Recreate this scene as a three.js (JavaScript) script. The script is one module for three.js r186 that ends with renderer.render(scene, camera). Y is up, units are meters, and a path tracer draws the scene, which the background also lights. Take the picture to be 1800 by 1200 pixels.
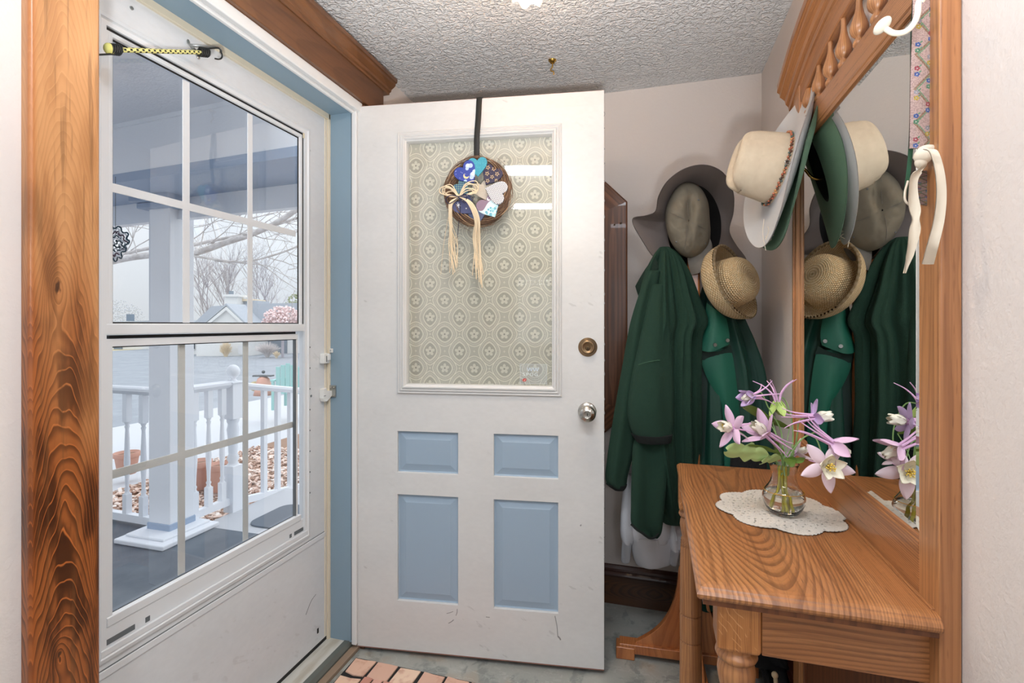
import * as THREE from 'three';
import { RoundedBoxGeometry } from 'three/addons/geometries/RoundedBoxGeometry.js';
import { mergeGeometries } from 'three/addons/utils/BufferGeometryUtils.js';
import { RectAreaLightUniformsLib } from 'three/addons/lights/RectAreaLightUniformsLib.js';

// ---------- camera, sky, exposure ----------
const scene = new THREE.Scene();
const F = 870, YAW = Math.atan(250 / 870), EYE = 1.23, CA = Math.cos(YAW), SA = Math.sin(YAW);
const camera = new THREE.PerspectiveCamera(2 * Math.atan(600 / F) * 180 / Math.PI, 1.5, 0.05, 400);
camera.position.set(0, EYE, 0);
camera.rotation.y = YAW;
camera.setViewOffset(1800, 1200, 0, 30, 1800, 1200);   // shifted lens: the verticals stay upright
const renderer = new THREE.WebGLRenderer({ antialias: true });
renderer.toneMapping = THREE.LinearToneMapping;
renderer.toneMappingExposure = 1.0;
renderer.shadowMap.enabled = true;
RectAreaLightUniformsLib.init();

// ---------- random and noise ----------
let seedState = 12345;
const rnd = () => { seedState = (seedState * 1664525 + 1013904223) >>> 0; return seedState / 4294967296; };
const rr = (a, b) => a + (b - a) * rnd();
const reseed = (n) => { seedState = n >>> 0; };
const hash = (x, y) => { let h = (Math.imul(x, 374761393) + Math.imul(y, 668265263)) | 0; h = Math.imul(h ^ (h >>> 13), 1274126177); return ((h ^ (h >>> 16)) >>> 0) / 4294967296; };
const vnoise = (x, y) => {
  const xi = Math.floor(x), yi = Math.floor(y); let fx = x - xi, fy = y - yi;
  fx = fx * fx * (3 - 2 * fx); fy = fy * fy * (3 - 2 * fy);
  const a = hash(xi, yi), b = hash(xi + 1, yi), c = hash(xi, yi + 1), d = hash(xi + 1, yi + 1);
  return a + (b - a) * fx + (c - a) * fy + (a - b - c + d) * fx * fy;
};
const fbm = (x, y, o = 4) => { let s = 0, a = 0.5, t = 0; for (let i = 0; i < o; i++) { s += a * vnoise(x, y); t += a; a *= 0.5; x = x * 2.03 + 17.1; y = y * 2.03 + 9.7; } return s / t; };
const clamp = (v, a = 0, b = 1) => Math.min(b, Math.max(a, v));
const sstep = (a, b, v) => { v = clamp((v - a) / (b - a)); return v * v * (3 - 2 * v); };
const lerp = (a, b, t) => a + (b - a) * t;
const mix3 = (a, b, t) => [lerp(a[0], b[0], t), lerp(a[1], b[1], t), lerp(a[2], b[2], t)];

// the sky: high overcast, computed
{
  const w = 256, h = 128, d = new Float32Array(w * h * 4);
  for (let j = 0; j < h; j++) for (let i = 0; i < w; i++) {
    const up = j / h * 2 - 1, a = i / w * Math.PI * 2, k = (j * w + i) * 4;
    const n = fbm(Math.cos(a) * 2 + 5, Math.sin(a) * 2 + up * 5 + 9, 4), el = Math.sin(Math.max(0, up) * Math.PI / 2), k2 = 0.8 * (1 + 2 * el);   // overcast: three times brighter overhead than at the horizon
    const c = mix3([0.86, 0.94, 1.03], [0.97, 1.0, 1.03], clamp(n * 1.6 - 0.35)).map((q) => q * k2);
    d[k] = c[0]; d[k + 1] = c[1]; d[k + 2] = c[2]; d[k + 3] = 1;
  }
  const t = new THREE.DataTexture(d, w, h, THREE.RGBAFormat, THREE.FloatType);
  t.mapping = THREE.EquirectangularReflectionMapping; t.magFilter = THREE.LinearFilter; t.needsUpdate = true;
  scene.background = t; scene.backgroundIntensity = 1.0;
}

// ---------- room lights, some added for fill (their fittings stand further down; size, place and strength here) ----------
const LIGHTS = {
  fillPanelA: { x0: -0.55, x1: 0.3, d0: 0.24, d1: 0.44, power: 23 },  // both panels are added: broad fill, mirrored as bands in the door glass
  fillPanelB: { x0: -0.52, x1: 0.32, d0: -0.72, d1: -0.52, power: 10 },
  globe: { x: 0.3, y: 1.5, d: -0.9, r: 0.13, power: 1.7 },  // added lamp, frontal fill from behind the camera
  pendant: 0.4,
  uplight: { x: 0.05, y: 0.95, d: -0.25, tx: -0.3, ty: 2.26, td: 0.75, angle: 0.72, power: 12.5 },
};

// ---------- places ----------
const V = (x, y, d) => new THREE.Vector3(x, y, -d);                       // x right, y up, d metres ahead along the hall
const RIGHT = new THREE.Vector3(CA, 0, -SA), AHEAD = new THREE.Vector3(-SA, 0, -CA), UP = new THREE.Vector3(0, 1, 0);
const at = (px, py, z) => new THREE.Vector3(0, EYE, 0).addScaledVector(RIGHT, (px - 900) / F * z).addScaledVector(UP, (570 - py) / F * z).addScaledVector(AHEAD, z);
const HX = -1.074, HD = 1.632, DOORANG = 7.79 * Math.PI / 180;            // hinge of the open door

// ---------- objects ----------
const used = {};
const numbered = (n) => { const k = used[n] = (used[n] ?? -1) + 1; return k ? n + '_' + String(k).padStart(3, '0') : n; };
const local = new WeakSet();
function thing(name, label, category, pos, turn = 0, group) {
  const g = new THREE.Group(); g.name = numbered(name); g.position.copy(pos); g.rotation.y = turn;
  g.userData = { label, category }; if (group) g.userData.group = group;
  if (turn) local.add(g);
  scene.add(g); return g;
}
function place(o, pos) { o.position.copy(pos); return o; }
function part(parent, name, geo, mat, label) {
  if (Array.isArray(geo)) geo = join(geo);
  const m = new THREE.Mesh(geo, mat); m.name = name; m.castShadow = m.receiveShadow = true;
  if (label) m.userData.label = label;
  let p = parent, off = new THREE.Vector3(), isLocal = false;
  while (p && p !== scene) { if (local.has(p)) isLocal = true; off.add(p.position); p = p.parent; }
  if (!isLocal && off.lengthSq() > 0) geo.translate(-off.x, -off.y, -off.z);
  parent.add(m); return m;
}
function single(name, label, category, geo, mat, group) {                 // a thing that is one mesh
  if (Array.isArray(geo)) geo = join(geo);
  geo.computeBoundingBox(); const b = geo.boundingBox, c = new THREE.Vector3((b.min.x + b.max.x) / 2, b.min.y, (b.min.z + b.max.z) / 2);
  geo.translate(-c.x, -c.y, -c.z);
  const m = new THREE.Mesh(geo, mat); m.name = numbered(name); m.position.copy(c); m.castShadow = m.receiveShadow = true;
  m.userData = { label, category }; if (group) m.userData.group = group;
  scene.add(m); return m;
}
function struct(name, geo, mat, label) {
  if (Array.isArray(geo)) geo = join(geo);
  const m = new THREE.Mesh(geo, mat); m.name = name; m.userData.kind = 'structure'; if (label) m.userData.label = label;
  m.castShadow = m.receiveShadow = true; scene.add(m); return m;
}
function join(list) {
  return mergeGeometries(list.map((g) => { g = g.index ? g.toNonIndexed() : g; for (const k of Object.keys(g.attributes)) if (!['position', 'normal', 'uv'].includes(k)) g.deleteAttribute(k); if (!g.attributes.uv) g.setAttribute('uv', new THREE.BufferAttribute(new Float32Array(g.attributes.position.count * 2), 2)); return g; }));
}

// ---------- geometry ----------
// uv in metres: v along the grain
function boxUV(g, grain = 'y', ou = rnd() * 3, ov = rnd() * 3) {
  if (g.index) g = g.toNonIndexed();
  const p = g.attributes.position, n = g.attributes.normal, uv = new Float32Array(p.count * 2), ax = { x: 0, y: 1, z: 2 }[grain];
  for (let i = 0; i < p.count; i++) {
    const P = [p.getX(i), p.getY(i), p.getZ(i)], f = i - i % 3, N = [0, 1, 2].map((k) => Math.abs(n.getComponent(f, k) + n.getComponent(f + 1, k) + n.getComponent(f + 2, k)));
    const m = N[0] >= N[1] && N[0] >= N[2] ? 0 : N[1] >= N[2] ? 1 : 2; let a = [0, 1, 2].filter((k) => k !== m);
    let v = a.includes(ax) ? ax : a[1], u = a[0] === v ? a[1] : a[0];
    uv[i * 2] = P[u] + ou + m * 0.37; uv[i * 2 + 1] = P[v] + ov + (m === ax ? 0.3 : 0);
  }
  g.setAttribute('uv', new THREE.BufferAttribute(uv, 2)); return g;
}
function bx(x0, x1, y0, y1, d0, d1, r = 0.002, grain = 'y') {
  const w = Math.abs(x1 - x0), h = Math.abs(y1 - y0), d = Math.abs(d1 - d0);
  const g = r > 0 ? new RoundedBoxGeometry(w, h, d, 2, Math.min(r, w / 2.01, h / 2.01, d / 2.01)) : new THREE.BoxGeometry(w, h, d);
  g.translate((x0 + x1) / 2, (y0 + y1) / 2, -(d0 + d1) / 2); return boxUV(g, grain);
}
function lb(x0, x1, y0, y1, z0, z1, r = 0.002, grain = 'y') { return bx(x0, x1, y0, y1, -z1, -z0, r, grain); }   // in a thing's own axes
function lathe(prof, x, y, z, seg = 24) {
  const g = new THREE.LatheGeometry(prof.map(([r, h]) => new THREE.Vector2(r, h)), seg), uv = g.attributes.uv, p = g.attributes.position;
  for (let i = 0; i < uv.count; i++) { const t = uv.getX(i) * 2 * Math.PI; uv.setXY(i, t * 0.03, p.getY(i) + y); }
  g.translate(x, y, z); return g;
}
function ball(p, r, sx = 1, sy = 1, sz = 1, a = 16, b = 12) { const g = new THREE.SphereGeometry(r, a, b); g.scale(sx, sy, sz); g.translate(p.x, p.y, p.z); return g; }
// a surface over (u, v) with thickness
function sheet(f, nu, nv, { closed = false, thick = 0, su = 1, sv = 1 } = {}) {
  const W = nu + 1, P = [], N = [];
  for (let j = 0; j <= nv; j++) for (let i = 0; i <= nu; i++) P.push(f(i / nu, j / nv));
  const get = (i, j) => { if (closed) i = ((i % nu) + nu) % nu; else i = clamp(i, 0, nu); return P[clamp(j, 0, nv) * W + i]; };
  const a = new THREE.Vector3(), b = new THREE.Vector3();
  for (let j = 0; j <= nv; j++) for (let i = 0; i <= nu; i++) { a.subVectors(get(i + 1, j), get(i - 1, j)); b.subVectors(get(i, j + 1), get(i, j - 1)); const n = new THREE.Vector3().crossVectors(a, b); if (n.lengthSq() < 1e-16) n.copy(N.length ? N[N.length - 1] : UP); N.push(n.normalize()); }
  const pos = [], nor = [], uv = [], idx = [];
  const layer = (off, flip) => {
    const base = pos.length / 3;
    for (let j = 0; j <= nv; j++) for (let i = 0; i <= nu; i++) { const k = j * W + i, p = P[k], n = N[k]; pos.push(p.x + n.x * off, p.y + n.y * off, p.z + n.z * off); nor.push(flip ? -n.x : n.x, flip ? -n.y : n.y, flip ? -n.z : n.z); uv.push(i / nu * su, j / nv * sv); }
    for (let j = 0; j < nv; j++) for (let i = 0; i < nu; i++) { const q = base + j * W + i; if (flip) idx.push(q, q + W, q + 1, q + 1, q + W, q + W + 1); else idx.push(q, q + 1, q + W, q + 1, q + W + 1, q + W); }
    return base;
  };
  const A = layer(thick / 2, false);
  if (thick) {
    const B = layer(-thick / 2, true), edge = [];
    for (let i = 0; i < nu; i++) { edge.push([i, i + 1], [nv * W + i + 1, nv * W + i]); }
    if (!closed) for (let j = 0; j < nv; j++) edge.push([(j + 1) * W, j * W], [j * W + nu, (j + 1) * W + nu]);
    for (const [s, t] of edge) { idx.push(A + s, B + s, A + t, A + t, B + s, B + t); }
  }
  const g = new THREE.BufferGeometry();
  g.setAttribute('position', new THREE.Float32BufferAttribute(pos, 3)); g.setAttribute('normal', new THREE.Float32BufferAttribute(nor, 3)); g.setAttribute('uv', new THREE.Float32BufferAttribute(uv, 2)); g.setIndex(idx);
  return g;
}
const spline = (pts) => new THREE.CatmullRomCurve3(pts, false, 'centripetal');
// tube of changing radius; rb flattens it into a ribbon
function tube(pts, r, seg = 24, rad = 8, { rb, twist, uvs = 1, cap = true, side } = {}) {
  const c = spline(pts), rf = typeof r === 'function' ? r : () => r, L = c.getLength();
  const ref = side ? side.clone() : new THREE.Vector3(0.31, 0.2, 0.93).normalize();
  const ring = [];
  for (let j = 0; j <= seg; j++) {
    const t = j / seg, p = c.getPointAt(t), T = c.getTangentAt(t);
    let s = new THREE.Vector3().crossVectors(T, ref); if (s.lengthSq() < 1e-4) s.crossVectors(T, UP); s.normalize(); const n = new THREE.Vector3().crossVectors(s, T).normalize();
    if (twist) { const a = twist(t), s2 = s.clone().multiplyScalar(Math.cos(a)).addScaledVector(n, Math.sin(a)); n.multiplyScalar(Math.cos(a)).addScaledVector(s, -Math.sin(a)); s = s2; }
    ring.push([p, s, n, t]);
  }
  const f = (u, v) => { const [p, s, n, t] = ring[Math.round(v * seg)], a = u * Math.PI * 2, R = rf(t), R2 = rb ? (typeof rb === 'function' ? rb(t) : rb) : R; return p.clone().addScaledVector(s, Math.cos(a) * R).addScaledVector(n, Math.sin(a) * R2); };
  const g = sheet(f, rad, seg, { closed: true, su: 1, sv: L * uvs });
  if (!cap) return g;
  const caps = [0, seg].map((j) => { const [p] = ring[j], pos = []; for (let i = 0; i < rad; i++) { const a = f(i / rad, j / seg), b = f((i + 1) / rad, j / seg); j ? pos.push(p.x, p.y, p.z, a.x, a.y, a.z, b.x, b.y, b.z) : pos.push(p.x, p.y, p.z, b.x, b.y, b.z, a.x, a.y, a.z); } const q = new THREE.BufferGeometry(); q.setAttribute('position', new THREE.Float32BufferAttribute(pos, 3)); q.computeVertexNormals(); q.setAttribute('uv', new THREE.Float32BufferAttribute(new Float32Array(pos.length / 3 * 2), 2)); return q; });
  return join([g, ...caps]);
}
// rings of nested rectangles (inset, z): mitred mouldings and raised panels
function nested(x0, x1, y0, y1, levels, cap = false) {
  const pos = [], uv = [];
  const quad = (a, b, c, d, along) => { for (const p of [a, b, c, a, c, d]) { pos.push(...p); uv.push(along ? p[1] : p[0], along ? p[0] : p[1]); } };
  const rect = ([i, z]) => [[x0 + i, y0 + i, z], [x1 - i, y0 + i, z], [x1 - i, y1 - i, z], [x0 + i, y1 - i, z]];
  for (let k = 0; k + 1 < levels.length; k++) { const A = rect(levels[k]), B = rect(levels[k + 1]); for (let s = 0; s < 4; s++) { const t = (s + 1) % 4; quad(A[s], A[t], B[t], B[s], s % 2); } }
  if (cap) { const A = rect(levels[levels.length - 1]); quad(A[0], A[1], A[2], A[3], 0); }
  const g = new THREE.BufferGeometry(); g.setAttribute('position', new THREE.Float32BufferAttribute(pos, 3)); g.setAttribute('uv', new THREE.Float32BufferAttribute(uv, 2)); g.computeVertexNormals(); return g;
}
// profile (a, b) pushed along one axis; put() maps (a, b, t) to a point
function extrudeProfile(prof, t0, t1, put) {
  const pos = [], uv = [], tri = (a, b, c) => { for (const [p, U] of [a, b, c]) { const v = put(p[0], p[1], p[2]); pos.push(v.x, v.y, v.z); uv.push(...U); } };
  let acc = 0;
  for (let i = 0; i < prof.length; i++) {
    const A = prof[i], B = prof[(i + 1) % prof.length], l = Math.hypot(A[0] - B[0], A[1] - B[1]);
    const q = [[[...A, t0], [acc, t0]], [[...B, t0], [acc + l, t0]], [[...B, t1], [acc + l, t1]], [[...A, t1], [acc, t1]]]; acc += l;
    tri(q[0], q[1], q[2]); tri(q[0], q[2], q[3]);
  }
  const faces = THREE.ShapeUtils.triangulateShape(prof.map((p) => new THREE.Vector2(...p)), []);
  for (const [a, b, c] of faces) for (const t of [t0, t1]) tri(...[a, b, c].map((k) => [[...prof[k], t], prof[k]]));
  const g = new THREE.BufferGeometry(); g.setAttribute('position', new THREE.Float32BufferAttribute(pos, 3)); g.setAttribute('uv', new THREE.Float32BufferAttribute(uv, 2)); g.computeVertexNormals(); return g;
}
function orient(g, origin, X, Y, Z) { const m = new THREE.Matrix4().makeBasis(X, Y, Z); m.setPosition(origin); g.applyMatrix4(m); return g; }

// ---------- textures ----------
function tex(w, h, f, { srgb = true, wrap = THREE.RepeatWrapping, rep } = {}) {
  const d = new Uint8Array(w * h * 4);
  for (let j = 0; j < h; j++) for (let i = 0; i < w; i++) { const c = f(i / w, j / h, i, j), k = (j * w + i) * 4; d[k] = clamp(c[0], 0, 255); d[k + 1] = clamp(c[1], 0, 255); d[k + 2] = clamp(c[2], 0, 255); d[k + 3] = 255; }
  const t = new THREE.DataTexture(d, w, h); t.magFilter = THREE.LinearFilter; t.minFilter = THREE.LinearMipmapLinearFilter; t.generateMipmaps = true; t.wrapS = t.wrapT = wrap; if (srgb) t.colorSpace = THREE.SRGBColorSpace; if (rep) t.repeat.set(...rep); t.needsUpdate = true; return t;
}
function canvasTex(w, h, draw, { srgb = true, wrap = THREE.ClampToEdgeWrapping } = {}) {
  const c = document.createElement('canvas'); c.width = w; c.height = h; draw(c.getContext('2d'), w, h);
  const t = new THREE.CanvasTexture(c); if (srgb) t.colorSpace = THREE.SRGBColorSpace; t.wrapS = t.wrapT = wrap; return t;
}
// plain-sawn wood over w x h metres, grain along v
function woodTex(W, H, w, h, o) {
  return tex(W, H, (u, v) => {
    const x = u * w, y = v * h, wob = (fbm(x * 9 + o.s, y * 1.6 + o.s, 3) - 0.5) * o.warp, xx = x - w / 2 + wob;
    const band = fbm(x * 14 + 3 + o.s, y * 0.8, 3);
    const t = o.cath ? (xx * xx * o.k + y * o.slope + (fbm(x * 4 + o.s, y * 1.6, 3) - 0.5) * (o.noise ?? 0.16)) * o.rings : (xx + (fbm(x * 22 + o.s, y * 1.2 + 7, 3) - 0.5) * 0.045) * o.rings;
    const r = t - Math.floor(t), late = sstep(0.35, 0.9, r) * (1 - sstep(0.93, 1, r));
    const pore = vnoise(x * 1500 + o.s, y * 45) * vnoise(x * 700, y * 18 + 4), streak = fbm(x * 210 + o.s, y * 5, 2);
    const r2 = t * 3.3 + streak * 0.8, fine = sstep(0.5, 0.95, r2 - Math.floor(r2)), brk = 0.45 + 1.1 * fbm(x * 150 + 9, y * 7 + o.s, 2);
    let c = mix3(o.light, o.mid, sstep(0.3, 0.75, band)); c = mix3(c, o.dark, clamp(late * brk + fine * 0.22) * o.depth * (0.55 + 0.9 * (fbm(x * 9 + 50 + o.s, y * 1.4, 2) - 0.15))); c = mix3(c, o.dark, clamp((streak - 0.55) * 1.6) * o.streak); c = mix3(c, o.dark, sstep(0.5, 0.8, pore) * o.pore);
    return c;
  }, { wrap: THREE.MirroredRepeatWrapping, rep: [1 / w, 1 / h] });
}

// ---------- materials ----------
const S = (o) => new THREE.MeshStandardMaterial({ side: THREE.DoubleSide, ...o });
const PH = (o) => new THREE.MeshPhysicalMaterial({ side: THREE.DoubleSide, ...o });
const rgb = (r, g, b) => new THREE.Color().setRGB(r / 255, g / 255, b / 255, THREE.SRGBColorSpace);
const M = {};
{
  const plaster = tex(512, 512, (u, v, i, j) => { const n = fbm(i / 9, j / 9, 4) * 0.7 + fbm(i / 2.6, j / 2.6, 2) * 0.3; const k = 120 + n * 135; return [k, k, k]; }, { srgb: false, wrap: THREE.MirroredRepeatWrapping, rep: [2.5, 2.5] });
  const knock = tex(1024, 1024, (u, v, i, j) => {
    const wx = i + (vnoise(i / 16, j / 16) - 0.5) * 14, wy = j + (vnoise(i / 14 + 40, j / 14) - 0.5) * 14;
    const a = 1 - Math.abs(fbm(wx / 17, wy / 12, 3) - 0.5) * 5; const k = 255 * clamp(0.25 + 0.6 * clamp(a) + 0.25 * (vnoise(i / 3, j / 3) - 0.5)); return [k, k, k];
  }, { srgb: false, wrap: THREE.MirroredRepeatWrapping, rep: [1.05, 1.05] });
  M.wall = S({ color: rgb(222, 212, 205), roughness: 0.92, bumpMap: plaster, bumpScale: 0.0016 });
  M.ceiling = S({ color: rgb(228, 226, 224), roughness: 0.95, bumpMap: knock, bumpScale: 0.007 });
  // stained casing: cathedral figure, reddish late wood, knots; darker below: crotch figure plus painted light falloff
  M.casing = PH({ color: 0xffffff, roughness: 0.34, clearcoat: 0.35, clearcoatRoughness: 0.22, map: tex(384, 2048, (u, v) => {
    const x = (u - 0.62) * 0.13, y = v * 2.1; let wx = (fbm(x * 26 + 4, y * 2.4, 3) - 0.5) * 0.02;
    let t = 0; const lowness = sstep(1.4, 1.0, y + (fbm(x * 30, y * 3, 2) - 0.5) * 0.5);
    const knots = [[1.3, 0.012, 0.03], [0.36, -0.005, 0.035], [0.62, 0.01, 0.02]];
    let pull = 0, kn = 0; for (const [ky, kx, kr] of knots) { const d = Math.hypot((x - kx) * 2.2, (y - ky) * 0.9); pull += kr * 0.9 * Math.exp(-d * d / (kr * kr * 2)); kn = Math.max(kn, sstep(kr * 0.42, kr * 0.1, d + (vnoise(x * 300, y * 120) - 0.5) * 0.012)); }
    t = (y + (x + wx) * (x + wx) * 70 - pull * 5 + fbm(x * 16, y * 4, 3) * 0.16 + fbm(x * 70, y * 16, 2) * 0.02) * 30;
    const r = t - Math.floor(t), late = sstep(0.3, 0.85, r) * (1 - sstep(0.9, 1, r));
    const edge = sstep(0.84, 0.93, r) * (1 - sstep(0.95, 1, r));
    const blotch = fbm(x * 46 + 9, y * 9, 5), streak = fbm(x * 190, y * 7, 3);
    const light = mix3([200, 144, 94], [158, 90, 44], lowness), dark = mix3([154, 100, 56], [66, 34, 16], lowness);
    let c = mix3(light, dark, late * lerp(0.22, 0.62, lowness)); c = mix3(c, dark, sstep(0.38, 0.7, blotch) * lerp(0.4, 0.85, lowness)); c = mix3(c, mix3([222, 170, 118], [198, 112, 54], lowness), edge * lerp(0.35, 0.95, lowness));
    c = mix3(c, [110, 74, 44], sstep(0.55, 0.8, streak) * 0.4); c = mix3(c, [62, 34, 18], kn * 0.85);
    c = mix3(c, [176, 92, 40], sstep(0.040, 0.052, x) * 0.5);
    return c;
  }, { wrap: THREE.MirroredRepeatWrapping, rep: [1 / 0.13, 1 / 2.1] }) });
  const oakA = woodTex(768, 1024, 0.5, 1.0, { s: 5.3, warp: 0.03, cath: true, k: 12, slope: 0.22, rings: 64, noise: 0.17, light: [184, 126, 78], mid: [162, 104, 60], dark: [94, 56, 32], depth: 0.56, streak: 0.7, pore: 0.6 });
  const oakB = woodTex(512, 1024, 0.3, 0.7, { s: 11, warp: 0.02, cath: false, rings: 90, light: [186, 130, 82], mid: [164, 108, 66], dark: [108, 64, 36], depth: 0.32, streak: 0.6, pore: 0.6 });
  const wood = (map, r = 0.36) => PH({ map, roughness: r, clearcoat: 0.3, clearcoatRoughness: 0.25 });
  M.oak = wood(oakA); M.oakStraight = wood(oakB, 0.4);
  M.oakRay = PH({ roughness: 0.4, clearcoat: 0.25, clearcoatRoughness: 0.3, map: tex(256, 512, (u, v) => {
    const x = u * 0.09, y = v * 0.18, st = fbm(x * 420, y * 12, 3), lines = 0.5 + 0.5 * Math.sin(x * 2100 + fbm(x * 60, y * 14, 2) * 9);
    let c = mix3([190, 126, 70], [150, 92, 46], sstep(0.4, 0.7, st) * 0.6 + lines * 0.25);
    const q = Math.sin((y * 1.0 + x * 1.25 + fbm(x * 40, y * 30, 2) * 0.02) * 380), gate = fbm(x * 75 + 4, y * 40, 2);
    c = mix3(c, [216, 160, 108], sstep(0.86, 0.98, q) * sstep(0.46, 0.58, gate) * 0.8); return c;
  }, { wrap: THREE.MirroredRepeatWrapping, rep: [1 / 0.09, 1 / 0.18] }) });
  M.walnut = PH({ roughness: 0.38, clearcoat: 0.3, clearcoatRoughness: 0.25, map: woodTex(256, 1024, 0.2, 1.2, { s: 7, warp: 0.05, cath: true, k: 20, slope: 0.35, rings: 12, light: [128, 84, 50], mid: [104, 66, 38], dark: [58, 34, 18], depth: 0.22, streak: 0.35, pore: 0.15 }) });
  M.baseboard = PH({ roughness: 0.35, clearcoat: 0.35, clearcoatRoughness: 0.2, map: woodTex(256, 1024, 0.16, 0.6, { s: 21, warp: 0.06, cath: true, k: 60, slope: 0.9, rings: 30, light: [104, 64, 34], mid: [74, 42, 20], dark: [36, 18, 8], depth: 0.6, streak: 0.4, pore: 0.1 }) });
  M.baseboardCap = PH({ color: rgb(66, 30, 20), roughness: 0.3, clearcoat: 0.4 });
  M.pine = PH({ roughness: 0.34, clearcoat: 0.35, clearcoatRoughness: 0.2, map: woodTex(512, 1024, 0.35, 0.9, { s: 31, warp: 0.07, cath: true, k: 24, slope: 0.35, rings: 15, light: [190, 120, 68], mid: [172, 102, 54], dark: [124, 66, 32], depth: 0.38, streak: 0.25, pore: 0.0 }) });
  M.octagon = PH({ roughness: 0.4, clearcoat: 0.25, map: woodTex(256, 1024, 0.15, 0.9, { s: 41, warp: 0.03, cath: false, rings: 38, light: [140, 92, 62], mid: [112, 66, 40], dark: [66, 36, 20], depth: 0.5, streak: 0.6, pore: 0.1 }) });
  M.darkOak = PH({ roughness: 0.45, map: woodTex(256, 512, 0.3, 0.7, { s: 51, warp: 0.02, cath: false, rings: 40, light: [120, 72, 42], mid: [100, 56, 32], dark: [60, 30, 16], depth: 0.4, streak: 0.3, pore: 0.2 }) });
  const scuff = (base, s, amt) => tex(512, 1024, (u, v, i, j) => {
    const big = fbm(u * 5 + s, v * 9, 4), fine = fbm(u * 60 + s, v * 110, 2); let c = base.map((k) => k - (big - 0.5) * 9 - (fine - 0.5) * 5);
    const low = 1 - v, sc = sstep(0.72, 0.8, fbm(u * 30 + s * 3, v * 60 + u * 30, 3)) * sstep(0.55, 0.62, fbm(u * 6 + s, v * 10 + 5, 2)) * amt * (low > 0.5 ? 1 : 0.25);
    return mix3(c, [150, 146, 140], sc);
  });
  M.doorPaint = S({ color: 0xffffff, roughness: 0.42, map: scuff([219, 217, 214], 2, 0.22) });
  M.doorTrim = S({ color: rgb(219, 217, 214), roughness: 0.4 });
  M.stormPaint = S({ color: 0xffffff, roughness: 0.38, map: scuff([222, 223, 224], 9, 0.12) });
  M.stormWhite = S({ color: rgb(226, 227, 228), roughness: 0.35 });
  M.jambWhite = S({ color: rgb(232, 231, 229), roughness: 0.5 });
  M.cream = S({ color: rgb(226, 214, 190), roughness: 0.6 });
  M.blue = S({ color: rgb(138, 161, 176), roughness: 0.45 });
  M.bluePanel = S({ color: rgb(160, 179, 196), roughness: 0.42 });
  M.rubber = S({ color: rgb(26, 25, 25), roughness: 0.7 });
  M.darkGap = S({ color: rgb(100, 104, 106), roughness: 0.6 });
  M.muntinShaded = S({ color: rgb(196, 196, 192), roughness: 0.5 });  // lower muntins: white greyed, their shade put into the colour
  M.glass = PH({ color: 0xffffff, roughness: 0, transmission: 1, thickness: 0, ior: 1.5 });
  M.steel = S({ color: rgb(190, 186, 178), metalness: 1, roughness: 0.24 });
  M.bronze = S({ color: rgb(140, 116, 88), metalness: 1, roughness: 0.38 });
  M.bronzeDark = S({ color: rgb(96, 76, 54), metalness: 1, roughness: 0.45 });
  M.brass = S({ color: rgb(206, 168, 88), metalness: 1, roughness: 0.25 });
  M.zinc = S({ color: rgb(176, 178, 176), metalness: 1, roughness: 0.3 });
  M.blackMetal = S({ color: rgb(40, 39, 37), roughness: 0.45, metalness: 0.3 });
  M.whitePlastic = S({ color: rgb(232, 232, 228), roughness: 0.35 });
  M.porcelain = PH({ color: rgb(240, 232, 212), roughness: 0.18, clearcoat: 0.6 });
  M.mirror = S({ color: rgb(238, 240, 238), metalness: 1, roughness: 0.004 });
  M.vinyl = S({ roughness: 0.36, map: tex(1024, 1024, (u, v) => {
    const x = u * 4, y = v * 4, a = fbm(x * 2 + 3, y * 2, 5), b = fbm(x * 7 + a * 3, y * 5 + 8, 4), vein = Math.abs(fbm(x * 5 + b * 2, y * 8 + a * 2, 4) - 0.5);
    let c = mix3([150, 152, 146], [182, 182, 174], a); c = mix3(c, [118, 124, 120], sstep(0.5, 0.7, b) * 0.55); c = mix3(c, [168, 152, 134], sstep(0.58, 0.75, fbm(x * 3 + 20, y * 3, 3)) * 0.5);
    return mix3(c, [188, 190, 184], sstep(0.03, 0.0, vein) * 0.5);
  }, { wrap: THREE.MirroredRepeatWrapping, rep: [1, 1] }), bumpMap: plaster, bumpScale: 0.0008 });
  M.sill = S({ roughness: 0.5, map: tex(256, 512, (u, v) => { const n = fbm(u * 30, v * 6, 4); return mix3([208, 206, 198], [182, 175, 160], sstep(0.45, 0.75, n)); }) });
  M.sillDark = S({ color: rgb(112, 116, 110), roughness: 0.45, metalness: 0.3 });
  M.sillTan = S({ color: rgb(150, 128, 108), roughness: 0.6 });
  // fabrics
  const weave = tex(256, 256, (u, v, i, j) => { const k = 150 + 50 * Math.sin(i * 0.8) * Math.sin(j * 0.8) + 50 * (vnoise(i / 2, j / 2) - 0.5); return [k, k, k]; }, { srgb: false, rep: [12, 12] });
  const fleece = tex(256, 256, (u, v, i, j) => { const k = 255 * fbm(i / 3, j / 3, 3); return [k, k, k]; }, { srgb: false, rep: [6, 6] });
  const cloth = (c, sheen, o = {}) => PH({ color: c, roughness: 0.9, sheen: sheen ? 0.8 : 0, sheenColor: sheen, sheenRoughness: 0.45, bumpMap: fleece, bumpScale: 0.0012, ...o });
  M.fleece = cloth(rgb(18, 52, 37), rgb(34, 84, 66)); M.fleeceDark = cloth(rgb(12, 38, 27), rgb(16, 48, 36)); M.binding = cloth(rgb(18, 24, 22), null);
  M.rain = PH({ color: rgb(7, 58, 45), roughness: 0.6, sheen: 0.3, sheenColor: rgb(20, 90, 70), bumpMap: weave, bumpScale: 0.0004 });  // jacket body darker than its panels: shade put into the colour
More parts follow.
